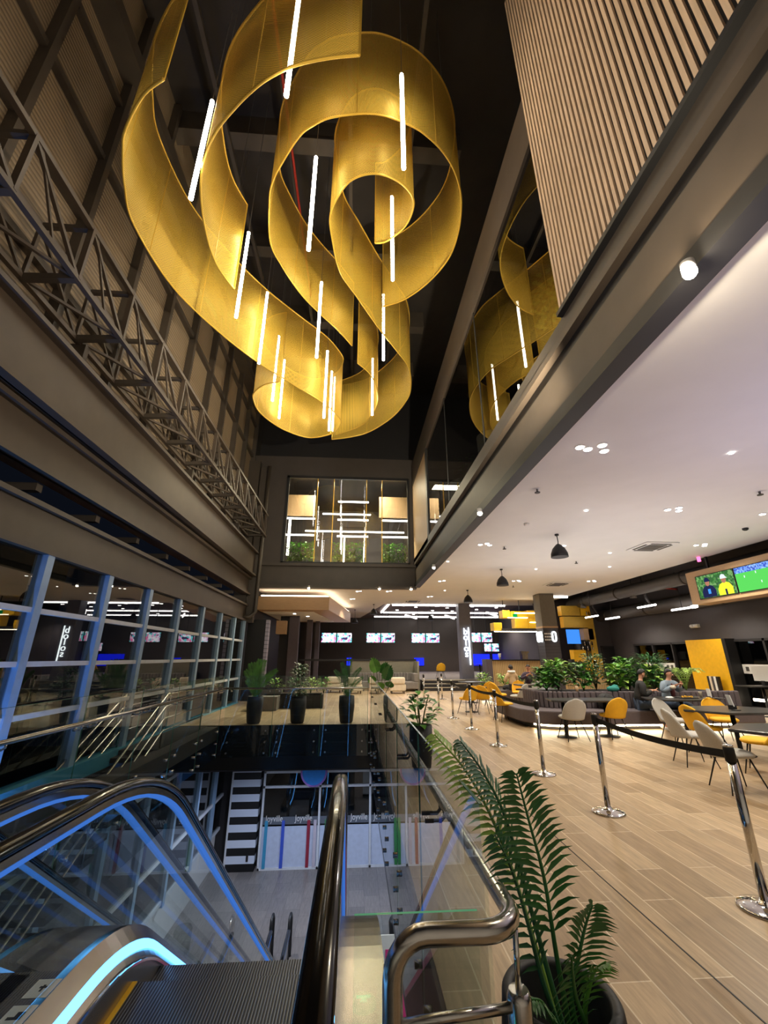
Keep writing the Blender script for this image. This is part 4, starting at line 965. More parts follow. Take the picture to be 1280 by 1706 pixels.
# signal post between the handrail and the glass
sp_ = thing('escalator_signal', (.06, 1.42, 0), 'steel escalator signal column with a round green light beside the black handrail', 'signal')
MB().box(-.05, .05, -.05, .05, 0.001, .50).build('post', M['deck'], sp_, .01)
lamp = MB().lathe([(.045, 0), (.045, .012), (.03, .02)], (0, 0, .50), 20).build('lamp', M['greenlight'], sp_)
mb = MB().box(-.025, .025, -.006, .004, .521, .524)
for a in (-.5, 0, .5): mb.bar((0, .004, .523), (.022 * math.sin(a), .004 + .022 * math.cos(a), .523), .004, .003)
mb.build('arrow_symbol', M['greenlight2'], lamp)

# ------------------------------------------------------------------ glass balustrades
def balustrade(p, q, label, npan, side, rail=True, top=1.18, bot=-.72, railz=.88):
    """side: +1/-1 which side of the glass the rail is on (left of p->q is +1)"""
    p = Vector((*p, 0)); q = Vector((*q, 0)); d = (q - p).normalized(); n = Vector((-d.y, d.x, 0)) * side; Ltot = (q - p).length
    t = thing('glass_balustrade', tuple(p), label, 'balustrade')
    w = Ltot / npan
    for i in range(npan):
        a = d * (i * w + .008); b = d * ((i + 1) * w - .008)
        mb = MB(); mid = (bot + top) / 2
        mb.bar((a.x, a.y, mid), (b.x, b.y, mid), .012, top - bot)
        g_ = mb.build('glass_panel', M['glass'], t)
        mb = MB()
        mb.bar((b.x, b.y, bot), (b.x, b.y, top), .010, .007); mb.bar((a.x, a.y, top), (b.x, b.y, top), .012, .003)
        mb.build('edge', M['glassedge'], g_)
        for fx in (.12, .88):
            for z in (-.12, -.38, -.62):
                c = d * ((i + fx) * w); m2 = MB().tube([c - n * .03 + Vector((0, 0, z)), c + n * .05 + Vector((0, 0, z))], .022, 10); m2.build('standoff_bolt', M['chrome'], t)
    if rail:
        o_ = n * .08
        MB().tube([o_ + Vector((0, 0, railz)), d * Ltot + o_ + Vector((0, 0, railz))], .027, 14).build('handrail', M['chrome'], t)
        for i in range(npan):
            for fx in (.10, .90):
                c = d * ((i + fx) * w); br_ = MB().tube([c - n * .02 + Vector((0, 0, railz - .07)), c + n * .05 + Vector((0, 0, railz - .07)), c + o_ + Vector((0, 0, railz - .05)), c + o_ + Vector((0, 0, railz - .015))], .011, 8)
                br_.tube([c - n * .02 + Vector((0, 0, railz - .07)), c + n * .02 + Vector((0, 0, railz - .07))], .02, 10)
                br_.build('rail_bracket', M['chrome'], t)
    return t
M['glassedge'] = pm('green_glass_edge', lin(70, 120, 100), .2)
balustrade((-3.4, 1.6), (-3.4, 12.05), 'glass balustrade with steel rail along the left side of the void', 7, -1)
balustrade((-3.3, 12.1 - .05), (.40, 12.1 - .05), 'glass balustrade across the far end of the void, in front of the three pots', 3, -1)
balustrade((.44, 1.62), (.44, 12.0), 'glass balustrade running along the right side of the void', 7, -1, rail=False)
tg = thing('glass_screen', (.02, 1.68, 0), 'small transverse glass screen between escalator handrail and right balustrade', 'glass screen')
MB().box(0, .40, 0, .012, .05, .87).build('glass_panel', M['glass'], tg)
MB().box(0, .40, .003, .009, .868, .8705).build('edge', em('green_edge_glow', (.2, .6, .3), .35), tg)  # emission paints in the light caught by the glass edge
# right handrail with its return loop
hr = thing('handrail_loop', (.52, 1.55, 0), 'brushed steel handrail with rounded return loop at the end of the right glass', 'handrail')
def arc(c, u, v, r, n=6): return [Vector(c) + (Vector(u) * math.cos(a) + Vector(v) * math.sin(a)) * r for a in [PI / 2 * i / n for i in range(n + 1)]]
path = [Vector((0, 10.45, .88)), Vector((0, .14, .88))]
path += arc((-.12, .12, .88), (1, 0, 0), (0, -1, 0), .12)
path += arc((-.29, 0, .78), (0, 0, 1), (-1, 0, 0), .10)
path += [Vector((-.39, 0, .3)), Vector((-.39, 0, .002))]
MB().tube(path, .029, 20).build('rail', M['chrome'], hr)
MB().tube([(-.385, 0, .685), (-.01, .045, .685)], .013, 12).build('cross_bar', M['chrome'], hr)
MB().lathe([(.036, 0.002), (.036, .70), (.028, .72)], (-0.01, .05, 0), 20).build('post', M['chrome'], hr)
MB().tube([(-0.01, .05, .71), (-0.005, .05, .86)], .009, 10).build('post_pin', M['polished'], hr)
MB().tube([(-.39, 0, .002), (-.39, 0, .012)], .05, 16).build('base_flange', M['chrome'], hr)
for y in (1.2, 2.7, 4.2, 5.7, 7.2, 8.7):
    for dy in (-.06, .06):
        MB().tube([(-.11, y + dy, .80), (-.02, y + dy, .80), (0, y + dy, .82), (0, y + dy, .86)], .011, 8).build('rail_bracket', M['steeldark'], hr)
# stair between the left balustrade and the window wall
ss = thing('side_staircase', (-4.1, 6, -5), 'staircase with thin steel railings down the left side behind the glass', 'staircase')
for i in range(14):
    MB().box(-.42, .40, -3.2 + i * .28 + 2.5, -2.86 + i * .28 + 2.5, 2.75 + i * .16, 2.83 + i * .16).build('step', M['nearblack'], ss)
for s_, nm in ((-.40, 'railing'), (.40, 'railing')):
    mb = MB()
    for dz in (.0, -.22, -.44, -.66):
        mb.tube([(s_, 5.6, 5.95 + dz), (s_, 3.3, 5.95 + dz), (s_, -.7, 3.75 + dz), (s_, -1.9, 3.72 + dz), (s_, -3.4, 2.8 + dz)], .016 if dz else .022, 8)
    for (y, z) in ((5.5, 5.0), (3.3, 5.0), (1.3, 3.9), (-.7, 2.8), (-1.9, 2.75), (-3.3, 1.9)): mb.tube([(s_, y, z), (s_, y, z + .95)], .016, 8)
    mb.build('railing', M['chrome'], ss)
MB().box(-.42, .4, -2.0, -.7, 2.66, 2.75).build('landing', M['nearblack'], ss)
MB().box(-.42, .4, 3.2, 6.2, 4.9, 4.99).build('landing', M['nearblack'], ss)

# ------------------------------------------------------------------ rope barrier posts
def stanchion(label):
    t = thing('barrier_post', (0, 0, 0), label, 'barrier post', 'chrome belt barrier posts')
    MB().lathe([(.175, 0.001), (.175, .012), (.165, .02), (.10, .034), (.04, .045), (.036, .06)], (0, 0, 0), 36).build('base', M['polished'], t)
    MB().lathe([(.031, .05), (.031, .90)], (0, 0, 0), 24).build('pole', M['polished'], t)
    MB().lathe([(.037, .90), (.037, .985), (.034, 1.0)], (0, 0, 0), 24).build('cassette', M['beltblack'], t)
    MB().lathe([(.034, 1.0), (.034, 1.012), (.02, 1.018)], (0, 0, 0), 24).build('cap', M['polished'], t)
    return t
spots = [(2.89, 3.42, 'nearest, cut by the right picture edge'), (2.90, 5.33, 'second from the camera'), (2.87, 6.95, 'third from the camera'), (2.89, 9.08, 'fourth from the camera'),
         (2.90, 11.07, 'fifth from the camera'), (2.87, 12.95, 'sixth from the camera'), (2.86, 15.0, 'seventh, in front of the far steps'), (2.75, 17.4, 'eighth, left of the far steps'), (3.7, 18.6, 'furthest right, by the steps')]
s0 = stanchion('chrome belt barrier post, ' + spots[0][2]); s0.location = (spots[0][0], spots[0][1], 0)
for (x, y, l) in spots[1:]: dup(s0, (x, y, 0), 0, 'chrome belt barrier post, ' + l)
def belt(p, q, label, sag=.04):
    mb = MB(); n = 8
    for i in range(n):
        a = i / n; b = (i + 1) / n
        P1 = Vector(p).lerp(Vector(q), a); P2 = Vector(p).lerp(Vector(q), b)
        P1.z -= sag * 4 * a * (1 - a); P2.z -= sag * 4 * b * (1 - b); mb.bar(P1, P2, .003, .055)
    one('barrier_belt', mb, M['beltblack'], label, 'belt', 'black barrier belts')
zb = .945
belt((2.87, 6.92, zb), (2.89, 9.05, zb), 'black belt between the third and fourth barrier posts')
belt((2.89, 9.1, zb), (2.90, 11.05, zb), 'black belt between the fourth and fifth barrier posts')
belt((2.90, 11.1, zb), (2.87, 12.92, zb), 'black belt between the fifth and sixth barrier posts')
belt((2.87, 13.0, zb), (2.86, 14.97, zb), 'black belt beyond the sixth barrier post')
belt((2.89, 3.45, zb), (2.90, 5.30, zb), 'black belt between the two nearest barrier posts')

# ------------------------------------------------------------------ tables and chairs
def chair(matname, label):
    t = thing('dining_chair', (0, 0, 0), label, 'chair')
    m = M[matname]
    # seat: rounded cushion, front towards +Y
    mb = MB(); ring = []
    def outl(k, s): a = 2 * PI * k / 28; return (s * .235 * math.copysign(abs(math.cos(a)) ** .7, math.cos(a)), s * .225 * math.copysign(abs(math.sin(a)) ** .75, math.sin(a)) + .02)
    vs = []
    for (s_, z_) in ((.3, .405), (.9, .41), (1.0, .435), (.98, .455), (.85, .475), (.3, .48)):
        vs += [(*outl(k, s_), z_) for k in range(28)]
    fs = [(i * 28 + k, i * 28 + (k + 1) % 28, (i + 1) * 28 + (k + 1) % 28, (i + 1) * 28 + k) for i in range(5) for k in range(28)] + [tuple(range(28))[::-1], tuple(range(140, 168))]
    mb.add(vs, fs, True); mb.build('seat', m, t)
    # shell back curling round the seat
    nu, nv = 16, 12; vs = []
    for lay in (0, 1):
        for j in range(nv + 1):
            v = j / nv
            for i in range(nu + 1):
                u = -1 + 2 * i / nu
                w = .25 if v < .35 else .25 * math.sqrt(max(0.0, 1 - ((v - .35) / .66) ** 2.4))
                w = max(w, .05)
                th = u * 1.25 * (1 - .55 * v)
                x = math.sin(th) / max(.2, math.sin(1.25 * (1 - .55 * v))) * w
                yb = -.22 - .10 * v + .20 * (1 - math.cos(th)) * (1.25 - .4 * v)
                z = .40 + .43 * v + .02 * u * u * (1 - v) - .012 * u * u * v
                if lay: yb -= .028
                vs.append((x, yb, z))
    q = (nu + 1) * (nv + 1); fs = []
    for j in range(nv):
        for i in range(nu):
            a = j * (nu + 1) + i; fs.append((a, a + 1, a + nu + 2, a + nu + 1)); fs.append((q + a, q + a + nu + 1, q + a + nu + 2, q + a + 1))
    for j in range(nv):
        for i in (0, nu):
            a = j * (nu + 1) + i; fs.append((a, a + nu + 1, q + a + nu + 1, q + a))
    for i in range(nu):
        for j in (0, nv):
            a = j * (nu + 1) + i; fs.append((a, a + 1, q + a + 1, q + a))
    mb = MB(); mb.add(vs, fs, True); mb.build('backrest', m, t)
    for sx in (-1, 1):
        for sy in (-1, 1):
            MB().tube([(sx * .13, .02 + sy * .12, .415), (sx * .235, .01 + sy * .235, .002)], [.012, .008], 8).build('leg', M['black'], t)
    return t
base = {c: chair(c, '') for c in ('greyfab', 'yellow')}
used = {'greyfab': False, 'yellow': False}
def put(c, x, y, deg, label, group='dining chairs', zf=0):
    if not used[c]:
        o = base[c]; o.location = (x, y, zf); o.rotation_euler = (0, 0, math.radians(deg)); o['label'] = label; o['group'] = group; used[c] = True
    else: dup(base[c], (x, y, zf), math.radians(deg), label, group)
put('greyfab', 4.68, 9.55, 0, 'light grey shell chair seen from behind at the table by the curved bench')
put('yellow', 5.72, 9.75, 4, 'yellow shell chair seen from behind at the table by the curved bench')
put('greyfab', 5.58, 7.35, -104, 'light grey shell chair at the hexagonal table, its back towards the near barrier')
put('greyfab', 5.06, 5.98, -100, 'nearest light grey shell chair, right behind the nearest barrier post')
put('yellow', 6.42, 8.02, -86, 'yellow shell chair left of the hexagonal table with the small sign')
put('greyfab', 6.55, 8.95, -160, 'light grey shell chair behind the hexagonal table, left one')
put('yellow', 7.65, 9.0, -190, 'yellow shell chair behind the hexagonal table, below the yellow panel')
put('yellow', 6.25, 6.75, 40, 'yellow shell chair between the two nearest tables')
put('greyfab', 7.35, 7.15, 60, 'light grey shell chair between the two nearest tables, right one')
put('greyfab', 8.35, 8.15, 95, 'light grey shell chair cut by the right edge, further one')
put('yellow', 5.75, 4.95, 10, 'yellow shell chair partly under the nearest table')
put('yellow', 3.55, 13.85, 20, 'yellow shell chair left of the dark round base by the far barrier posts', 'far dining chairs')
put('yellow', 4.1, 14.1, -30, 'yellow shell chair right of the dark round base by the far barrier posts', 'far dining chairs')
put('yellow', 4.15, 12.3, -80, 'yellow shell chair just left of the curved bench end', 'far dining chairs')
put('yellow', 5.0, 16.1, -20, 'yellow shell chair in the middle of the far tables, turned left', 'far dining chairs')
put('yellow', 5.0, 15.2, -65, 'yellow shell chair in the far tables, seen from the side', 'far dining chairs')
put('yellow', 6.1, 16.2, 160, 'yellow shell chair opposite the far person in beige', 'far dining chairs')
put('greyfab', 5.45, 14.6, 40, 'light grey shell chair by the far tables, behind the bench end', 'far dining chairs')
put('greyfab', 6.7, 16.0, 150, 'light grey shell chair close to the leafy planter, far tables', 'far dining chairs')
put('yellow', 4.9, 24.8, 0, 'yellow chair up on the far platform', 'far dining chairs', .52)
def table(pts, x, y, label, bases=((0, 0),), rz=0, h=.75, edge=.03):
    t = thing('dining_table', (x, y, 0), label, 'table', None, rz)
    MB().prism(pts, h - edge, h).build('table_top', M['tabletop'], t, .004)
    MB().prism([(a * .985, b * .985) for a, b in pts], h - edge - .008, h - edge).build('edge_band', M['black'], t)
    for (bx_, by_) in bases:
        MB().lathe([(.21, .002), (.21, .012), (.05, .028), (.038, .06), (.038, h - edge - .01)], (bx_, by_, 0), 24).build('pedestal', M['black'], t)
    return t
rect = lambda w, d: [(-w / 2, -d / 2), (w / 2, -d / 2), (w / 2, d / 2), (-w / 2, d / 2)]
hexa = lambda a, b: [(-a, 0), (-a * .5, -b), (a * .5, -b), (a, 0), (a * .5, b), (-a * .5, b)]
table([(-.85, -.2), (-.5, -.38), (.7, -.38), (.85, 0), (.7, .34), (-.75, .34)], 5.25, 10.0, 'dark stone-topped table with two pedestals in front of the curved bench', ((-.55, -.1), (.45, -.05)))
table([(-.9, -.1), (-.5, -.45), (.6, -.45), (.95, 0), (.7, .4), (-.7, .4)], 7.65, 10.1, 'dark table with food trays where the two people sit')
table(hexa(.92, .55), 6.95, 7.95, 'dark hexagonal table with a small sign holder on it')
table([(-.85, .1), (-.45, -.5), (.9, -.6), (1.0, .5), (-.3, .55)], 5.85, 5.75, 'nearest dark table, cut by the right picture edge')
table(rect(.9, .7), 3.8, 14.4, 'dark far table between two yellow chairs, behind the barrier posts')
table(hexa(.7, .4), 5.6, 13.3, 'dark pedestal table just behind the left end of the curved bench')
table(rect(1.0, .7), 6.2, 15.3, 'far table before the two distant people')
table(rect(.9, .7), 4.6, 17.2, 'far table left of the distant yellow chairs')
table(rect(2.2, .7), 8.1, 25.2, 'long table up on the far platform', ((-.8, 0), (.8, 0))).location.z = .52
table(rect(1.2, .6), 12.2, 12.6, 'tall dark table by the right windows', h=.85)
# things on the tables
t = thing('sign_holder', (6.95, 7.9, .751), 'small white table sign in a black holder on the hexagonal table', 'table sign')
MB().box(-.05, .05, -.04, .04, 0, .07).build('holder', M['black'], t); MB().prism([(-.01, .05), (.01, .05), (-.03, .24), (-.05, .24)], -.045, .045, 'y').build('card', M['paper'], t)
one('phone', MB().box(-.07, .07, -.035, .035, 0, .01), M['black'], 'black flat phone lying on the hexagonal table', 'phone', loc=(6.85, 7.72, .751), rz=.2)
t = thing('sign_holder', (8.1, 9.75, .751), 'small white table sign beside the food tray', 'table sign')
MB().box(-.04, .04, -.03, .03, 0, .06).build('holder', M['black'], t); MB().prism([(-.01, .04), (.01, .04), (0, .22), (-.02, .22)], -.05, .05, 'y').build('card', M['paper'], t)
t = thing('food_tray', (7.75, 10.02, .751), 'black tray with yellow fries and wrap in front of the seated man', 'tray')
MB().box(-.19, .19, -.13, .13, 0, .015).build('tray', M['black'], t)
mb = MB()
for i in range(40): a = random.uniform(-.14, .12); b = random.uniform(-.09, .09); mb.bar((a, b, .02 + random.random() * .02), (a + random.uniform(-.04, .04), b + random.uniform(-.04, .04), .03 + random.random() * .02), .009)
fr_ = mb.build('fries', M['yellow'], t); fr_['kind'] = 'stuff'
one('napkin', MB().ball((0, 0, .02), (.1, .06, .03), 10, 6), M['paper'], 'crumpled white napkin near the phone hands', 'napkin', loc=(7.28, 9.95, .75))
one('drink_cup', MB().lathe([(.03, 0), (.042, .12), (.044, .125)], (0, 0, 0), 16), M['cream'], 'small paper cup standing right of the food tray', 'cup', loc=(8.25, 10.2, .751))
one('plate', MB().lathe([(.06, 0), (.12, .015), (.125, .02)], (0, 0, 0), 20), M['black'], 'black plate at the right end of the food table', 'plate', loc=(8.35, 9.8, .751))

# ------------------------------------------------------------------ curved bench with planter
bs = thing('curved_bench', (6.9, 11.2, 0), 'long curved dark grey banquette with glowing strip under it', 'bench')
def benchpoly(off, x1=3.2):
    r = .95 - off
    pts = [(x1, -.62 + off), (-1.75, -.62 + off)]
    for i in range(1, 10): a = -PI / 2 - PI * i / 18; pts.append((-1.75 + r * math.cos(a) * 1.0, .33 + r * math.sin(a)))
    pts += [(-2.70 + off, 1.9), (-1.95, 2.1), (-1.95, .5), (-1.5, -.02), (x1, -.02)]
    return pts
MB().prism(benchpoly(0), .13, .43).build('seat', M['sofa'], bs, .03)
MB().prism(benchpoly(.22), 0.002, .13).build('plinth', M['nearblack'], bs)
mb = MB(); mb.bar((-1.75, -.43, .10), (3.1, -.43, .10), .02, .05)
pl_ = [(-1.75 + .76 * math.cos(-PI / 2 - PI * i / 18), .33 + .76 * math.sin(-PI / 2 - PI * i / 18), .10) for i in range(0, 7)]
for a, b in zip(pl_, pl_[1:]): mb.bar(a, b, .02, .05)
mb.build('under_light', M['ledbench'], bs)
def backpts(n):
    P_ = []
    for i in range(n + 1):
        s_ = i / n * 6.6
        if s_ < 4.7: P_.append((3.2 - s_, .02, PI / 2))
        else:
            a = min((s_ - 4.7) / .75, PI / 2); P_.append((-1.5 - .55 * math.sin(a) - max(0, s_ - 4.7 - .75 * PI / 2) * 0, .57 - .55 * math.cos(a) + max(0, s_ - 4.7 - .75 * PI / 2), 0))
    return P_
bp = backpts(44); mb = MB()
for a, b in zip(bp, bp[1:]):
    d_ = Vector((b[0] - a[0], b[1] - a[1])); 
    if d_.length < .01: continue
    mb.bar((a[0], a[1], .62), (b[0] - d_.x * .1, b[1] - d_.y * .1, .62), .14, .40)
mb.build('tufted_backrest', M['sofa'], bs, .03)
pn = thing('planter_trough', (7.2, 12.0, 0), 'long dark planter trough behind the curved bench, full of foliage', 'planter')
MB().box(-2.2, 2.9, -.55, .75, 0.002, .74).build('box', M['sofa'], pn)
MB().box(-2.15, 2.85, -.5, .7, .74, .77).build('soil', M['soil'], pn)

# ------------------------------------------------------------------ plants
def leaf(mb, o, d, up, L_, w, droop=.25, fold=.12, n=3):
    d = Vector(d).normalized(); s_ = d.cross(Vector(up))
    if s_.length < 1e-3: s_ = d.orthogonal()
    s_.normalize(); u = s_.cross(d); o = Vector(o); vs = []; 
    prof = [0.0, .75, 1.0, .55, 0.0] if n > 3 else [0.0, 1.0, .7, 0.0]
    m = len(prof)
    for i, pw in enumerate(prof):
        t_ = i / (m - 1); c = o + d * (L_ * t_) - Vector((0, 0, 1)) * (droop * L_ * t_ * t_)
        hw = pw * w / 2
        vs += [c + s_ * hw + u * (fold * hw), c, c - s_ * hw + u * (fold * hw)]
    fs = []
    for i in range(m - 1):
        a = 3 * i; fs += [(a, a + 1, a + 4, a + 3), (a + 1, a + 2, a + 5, a + 4)]
    mb.add(vs, fs, True)
def frond(mb, pts, nl, ll, lw, droop=.35, tipshrink=.35, start=.25, ang=.9, side=None):
    path = catmull([tuple(p) for p in pts], 8)
    mb.tube(path, [.010 * (1 - .7 * i / (len(path) - 1)) for i in range(len(path))], 6)
    P_ = [Vector(p) for p in path]; m = len(P_)
    for k in range(nl):
        f = start + (1 - start) * (k + .5) / nl; x = f * (m - 1); i = min(int(x), m - 2); p = P_[i].lerp(P_[i + 1], x - i); tg_ = (P_[i + 1] - P_[i]).normalized()
        sd = Vector(side) if side is not None else tg_.cross(Vector((0, 0, 1)))
        sd = (sd - tg_ * sd.dot(tg_)); sd.normalize(); nn = sd.cross(tg_)
        ff = (f - start) / (1 - start); sz = ll * (.55 + 1.6 * ff * (1 - ff) * 1.4) * (1 - tipshrink * ff)
        for s_ in (-1, 1):
            dd = tg_ * math.cos(ang) + sd * (s_ * math.sin(ang)) + nn * random.uniform(-.05, .15)
            leaf(mb, p, dd, nn, sz * random.uniform(.92, 1.05), lw, droop, .25)
def pot(t, r0, r1, h, z=0.002, m='potblack'):
    MB().lathe([(r0 * .85, z), (r0, z + .03), (r1 * 1.04, z + h * .6), (r1, z + h), (r1 * .86, z + h), (r1 * .84, z + h * .82), (.01, z + h * .80)], (0, 0, 0), 40).build('pot', M[m], t)
    MB().lathe([(r1 * .84, z + h * .78), (.01, z + h * .81)], (0, 0, 0), 24).build('soil', M['soil'], t)
# near palm
M['leafpalm'] = pm('glossy_palm_leaf', lin(62, 122, 66), .35, var=.25, scale=9)
M['leafpale'] = pm('yellow_green_palm_leaf', lin(150, 186, 84), .42, var=.2, scale=9)
PO = (-.015, .03, 0)
np_ = thing('potted_palm', (.735, 1.78, 0), 'large black pot with feathery green palm fronds in the right foreground', 'potted plant')
MB().lathe([(.14, .002), (.175, .03), (.207, .22), (.206, .42), (.192, .57), (.184, .582), (.160, .582), (.152, .57), (.148, .40), (.01, .38)], PO, 56).build('pot', M['potblack'], np_)
MB().lathe([(.15, .385), (.01, .40)], PO, 24).build('soil', M['soil'], np_)
FV = (.96, .12, .05)
for (pts, nl, ll, lw, m_, sd, st_) in (
    ([(-.02, .02, .42), (-.09, .06, .75), (-.16, .10, 1.0), (-.26, .14, 1.2), (-.385, .18, 1.34)], 26, .13, .018, 'leafpale', (.8, .6, .2), .34),
    ([(0, .03, .42), (-.07, .1, .8), (-.12, .14, 1.05), (-.19, .17, 1.2), (-.27, .20, 1.31)], 24, .14, .018, 'leafteal', (.5, .8, .2), .34),
    ([(.0, .0, .42), (-.03, -.01, .7), (-.05, -.02, .92), (-.09, -.03, 1.10), (-.125, -.05, 1.245)], 23, .175, .021, 'leafpalm', (.98, .1, .0), .30),
    ([(.03, .0, .42), (.0, -.02, .6), (.03, -.05, .72), (.06, -.06, .80), (.09, -.07, .86)], 16, .13, .016, 'leafpalm', (.95, .2, .1), .28),
    ([(.04, .02, .42), (.02, -.06, .55), (-.03, -.13, .66), (-.05, -.17, .74), (-.06, -.20, .80)], 16, .12, .015, 'leafdark', (.9, .3, .1), .3),
    ([(.0, .03, .42), (-.07, .02, .6), (-.11, .02, .78), (-.15, .03, .93), (-.2, .03, 1.03)], 18, .13, .016, 'leafteal', (.9, .4, .1), .3),
    ([(.05, .02, .42), (.05, .0, .55), (.07, -.02, .63), (.09, -.03, .67), (.12, -.05, .70)], 12, .10, .014, 'leafmid', (.9, .3, .1), .3),
    ([(.0, .02, .42), (-.05, -.04, .5), (-.09, -.08, .58), (-.13, -.10, .64), (-.17, -.12, .66)], 12, .09, .014, 'leafdark', (.5, -.8, .1), .3)):
    mb = MB(); frond(mb, pts, nl, ll * 1.2, lw * .95, .42, .4, st_, .85, sd); mb.build('frond', M[m_], np_)
# three pots behind the far balustrade
def fanpalm(x, y, label, tips, m_, ll):
    t = thing('potted_palm', (x, y, 0), label, 'potted plant', 'tall black pots behind the far balustrade'); pot(t, .175, .205, .66)
    for (dx, dy, dz, l2) in tips:
        mb = MB(); frond(mb, [(0, 0, .55), (dx * .25, dy * .25, .55 + (dz - .55) * .45), (dx * .6, dy * .6, .55 + (dz - .55) * .8), (dx, dy, dz)], 26, l2 * 1.55, .017, .15, .5, .12, .7, (1, .1, 0)); mb.build('frond', M[m_], t)
    return t
fanpalm(-2.62, 12.38, 'tall black pot with yellow-green cycad fronds, leftmost of the three', [(0.02, 0, 1.58, .16), (.16, 0, 1.56, .15), (-.22, 0, 1.48, .16), (.5, 0, 1.32, .15), (-.34, .05, 1.3, .15), (-.1, .1, 1.5, .16), (.3, .1, 1.2, .14), (-.3, .1, 1.05, .12)], 'leafmid', .16)
fanpalm(-.17, 12.38, 'tall black pot with thin dark palm fronds, rightmost of the three', [(0.06, 0, 1.6, .14), (-.16, 0, 1.5, .13), (.36, 0, 1.36, .12), (-.35, .05, 1.3, .12), (.42, .05, 1.12, .1), (-.1, .1, 1.35, .12)], 'leafdark', .13)
def bushy(name, x, y, zb_, label, R_, H_, n, lw, ll, mats, cat='plant', group=None, potted=None, stems=4, spread=1.0):
    t = thing(name, (x, y, zb_), label, cat, group)
    z0 = 0
    if potted: pot(t, *potted); z0 = potted[2] * .8
    mb = MB()
    for i in range(stems):
        a = 2 * PI * i / stems + .4; mb.tube([(0, 0, z0), (R_ * .25 * math.cos(a), R_ * .25 * math.sin(a), z0 + H_ * .5), (R_ * .5 * math.cos(a), R_ * .5 * math.sin(a), z0 + H_ * .9)], [.012, .009, .005], 6)
    mb.build('stem', M['stem'], t)
    for mi, mm in enumerate(mats):
        mb = MB()
        for i in range(n // len(mats)):
            a = random.uniform(0, 2 * PI); f = random.uniform(.1, 1) ** .6; zz = random.uniform(.15, 1)
            r = R_ * f * (1 - .45 * abs(zz - .5) * 1.6) * spread
            p = Vector((r * .75 * math.cos(a), r * .75 * math.sin(a), z0 + H_ * zz * .92)); d_ = Vector((math.cos(a), math.sin(a), random.uniform(.0, 1.1)))
            leaf(mb, p, d_, (0, 0, 1), ll * random.uniform(.7, 1.15), lw * random.uniform(.8, 1.1), .35, .2, 5)
        mb.build('foliage', M[mm], t)['kind'] = 'stuff'
    return t
bushy('potted_schefflera', -1.47, 12.38, 0, 'tall black pot with dense dark umbrella plant, middle of the three', 0.36, 1.02, 340, .06, .15, ('leafdark', 'leafteal'), 'potted plant', 'tall black pots behind the far balustrade', (.175, .205, .66))
bushy('potted_rubber_plant', 1.10, 7.4, 0, 'black pot with thick-leaved green rubber plant beyond the right balustrade', .34, .62, 70, .12, .22, ('leafmid', 'leafdark'), 'potted plant', None, (.15, .18, .62), 5)
# monstera
t = thing('potted_monstera', (.78, 12.75, 0), 'monstera with big split leaves at the far end of the right balustrade', 'potted plant'); pot(t, .17, .2, .6)
for (dx, dy, dz, tz, w) in ((-.12, -.05, 1.25, 1.62, .30), (.12, -.1, 1.05, 1.42, .30), (-.22, -.05, .95, 1.15, .22), (.22, 0, .85, 1.0, .24), (0, -.15, .8, .98, .24), (.05, .1, 1.2, 1.5, .26)):
    mb = MB().tube([(0, 0, .5), (dx * .4, dy * .4, dz * .7), (dx, dy, dz)], .010, 6); st_ = mb.build('stem', M['stem'], t)
    mb = MB(); hh = tz - dz; sgn_ = 1 if dx > 0 else -1; base_ = Vector((dx, dy, dz)); ax = Vector((.35 * sgn_ * hh, -.12, hh)); sd = Vector((1, 0, -.35 * sgn_)).normalized()
    for k in range(7):
        f0 = k / 7; f1 = (k + .86) / 7; wk = w * .5 * math.sin(PI * (f0 * .8 + .2)) * (1.25 - .4 * f0)
        for s_ in (-1, 1):
            a = base_ + ax * f0; b = base_ + ax * f1
            mb.add([a, b, b + sd * s_ * wk * .95 + ax * .12 + Vector((0, -.03, 0)), a + sd * s_ * wk - Vector((0, .03, 0))], [(0, 1, 2, 3)])
    mb.build('split_leaf', M['leafdark'] if dx > 0 else M['leafmid'], t)
# plants in the long trough
spec = [(-1.95, -.1, .45, .62, 150, .12, .2, ('leafmid', 'leafdark'), 'round-leaved bush at the left end of the long planter'),
        (-1.45, .25, .5, .85, 150, .12, .22, ('leafmid', 'leaflight'), 'mid green bush, second from the left end of the long planter'),
        (-.85, 0, .45, .75, 140, .10, .2, ('leafdark', 'leafmid'), 'dark green low bush left of the tall bush in the long planter'),
        (-.35, .25, .5, 1.05, 260, .06, .12, ('leafdark', 'leafteal'), 'tallest dense dark bush in the long planter'),
        (.1, -.15, .45, .75, 90, .14, .24, ('leaflight', 'leafmid'), 'pale variegated bush right of the tallest one in the long planter'),
        (.6, .2, .5, .9, 130, .12, .22, ('leafmid', 'leafdark'), 'mid green bush in the centre of the long planter'),
        (1.05, -.15, .42, .7, 80, .14, .24, ('leaflight', 'leafdark'), 'pale broad-leaved bush behind the backpack in the long planter'),
        (1.45, .3, .55, 1.0, 240, .05, .3, ('leafteal', 'leafdark'), 'blue-green feathery bush towards the right of the long planter')]
for (dx, dy, R_, H_, n, lw, ll, mats, lab) in spec: bushy('leafy_bush', 7.2 + dx, 12.0 + dy, .771, lab, R_, H_, int(n * 1.7), lw * 1.1, ll * 1.1, mats, 'plant', 'bushes in the long planter', None, 5)
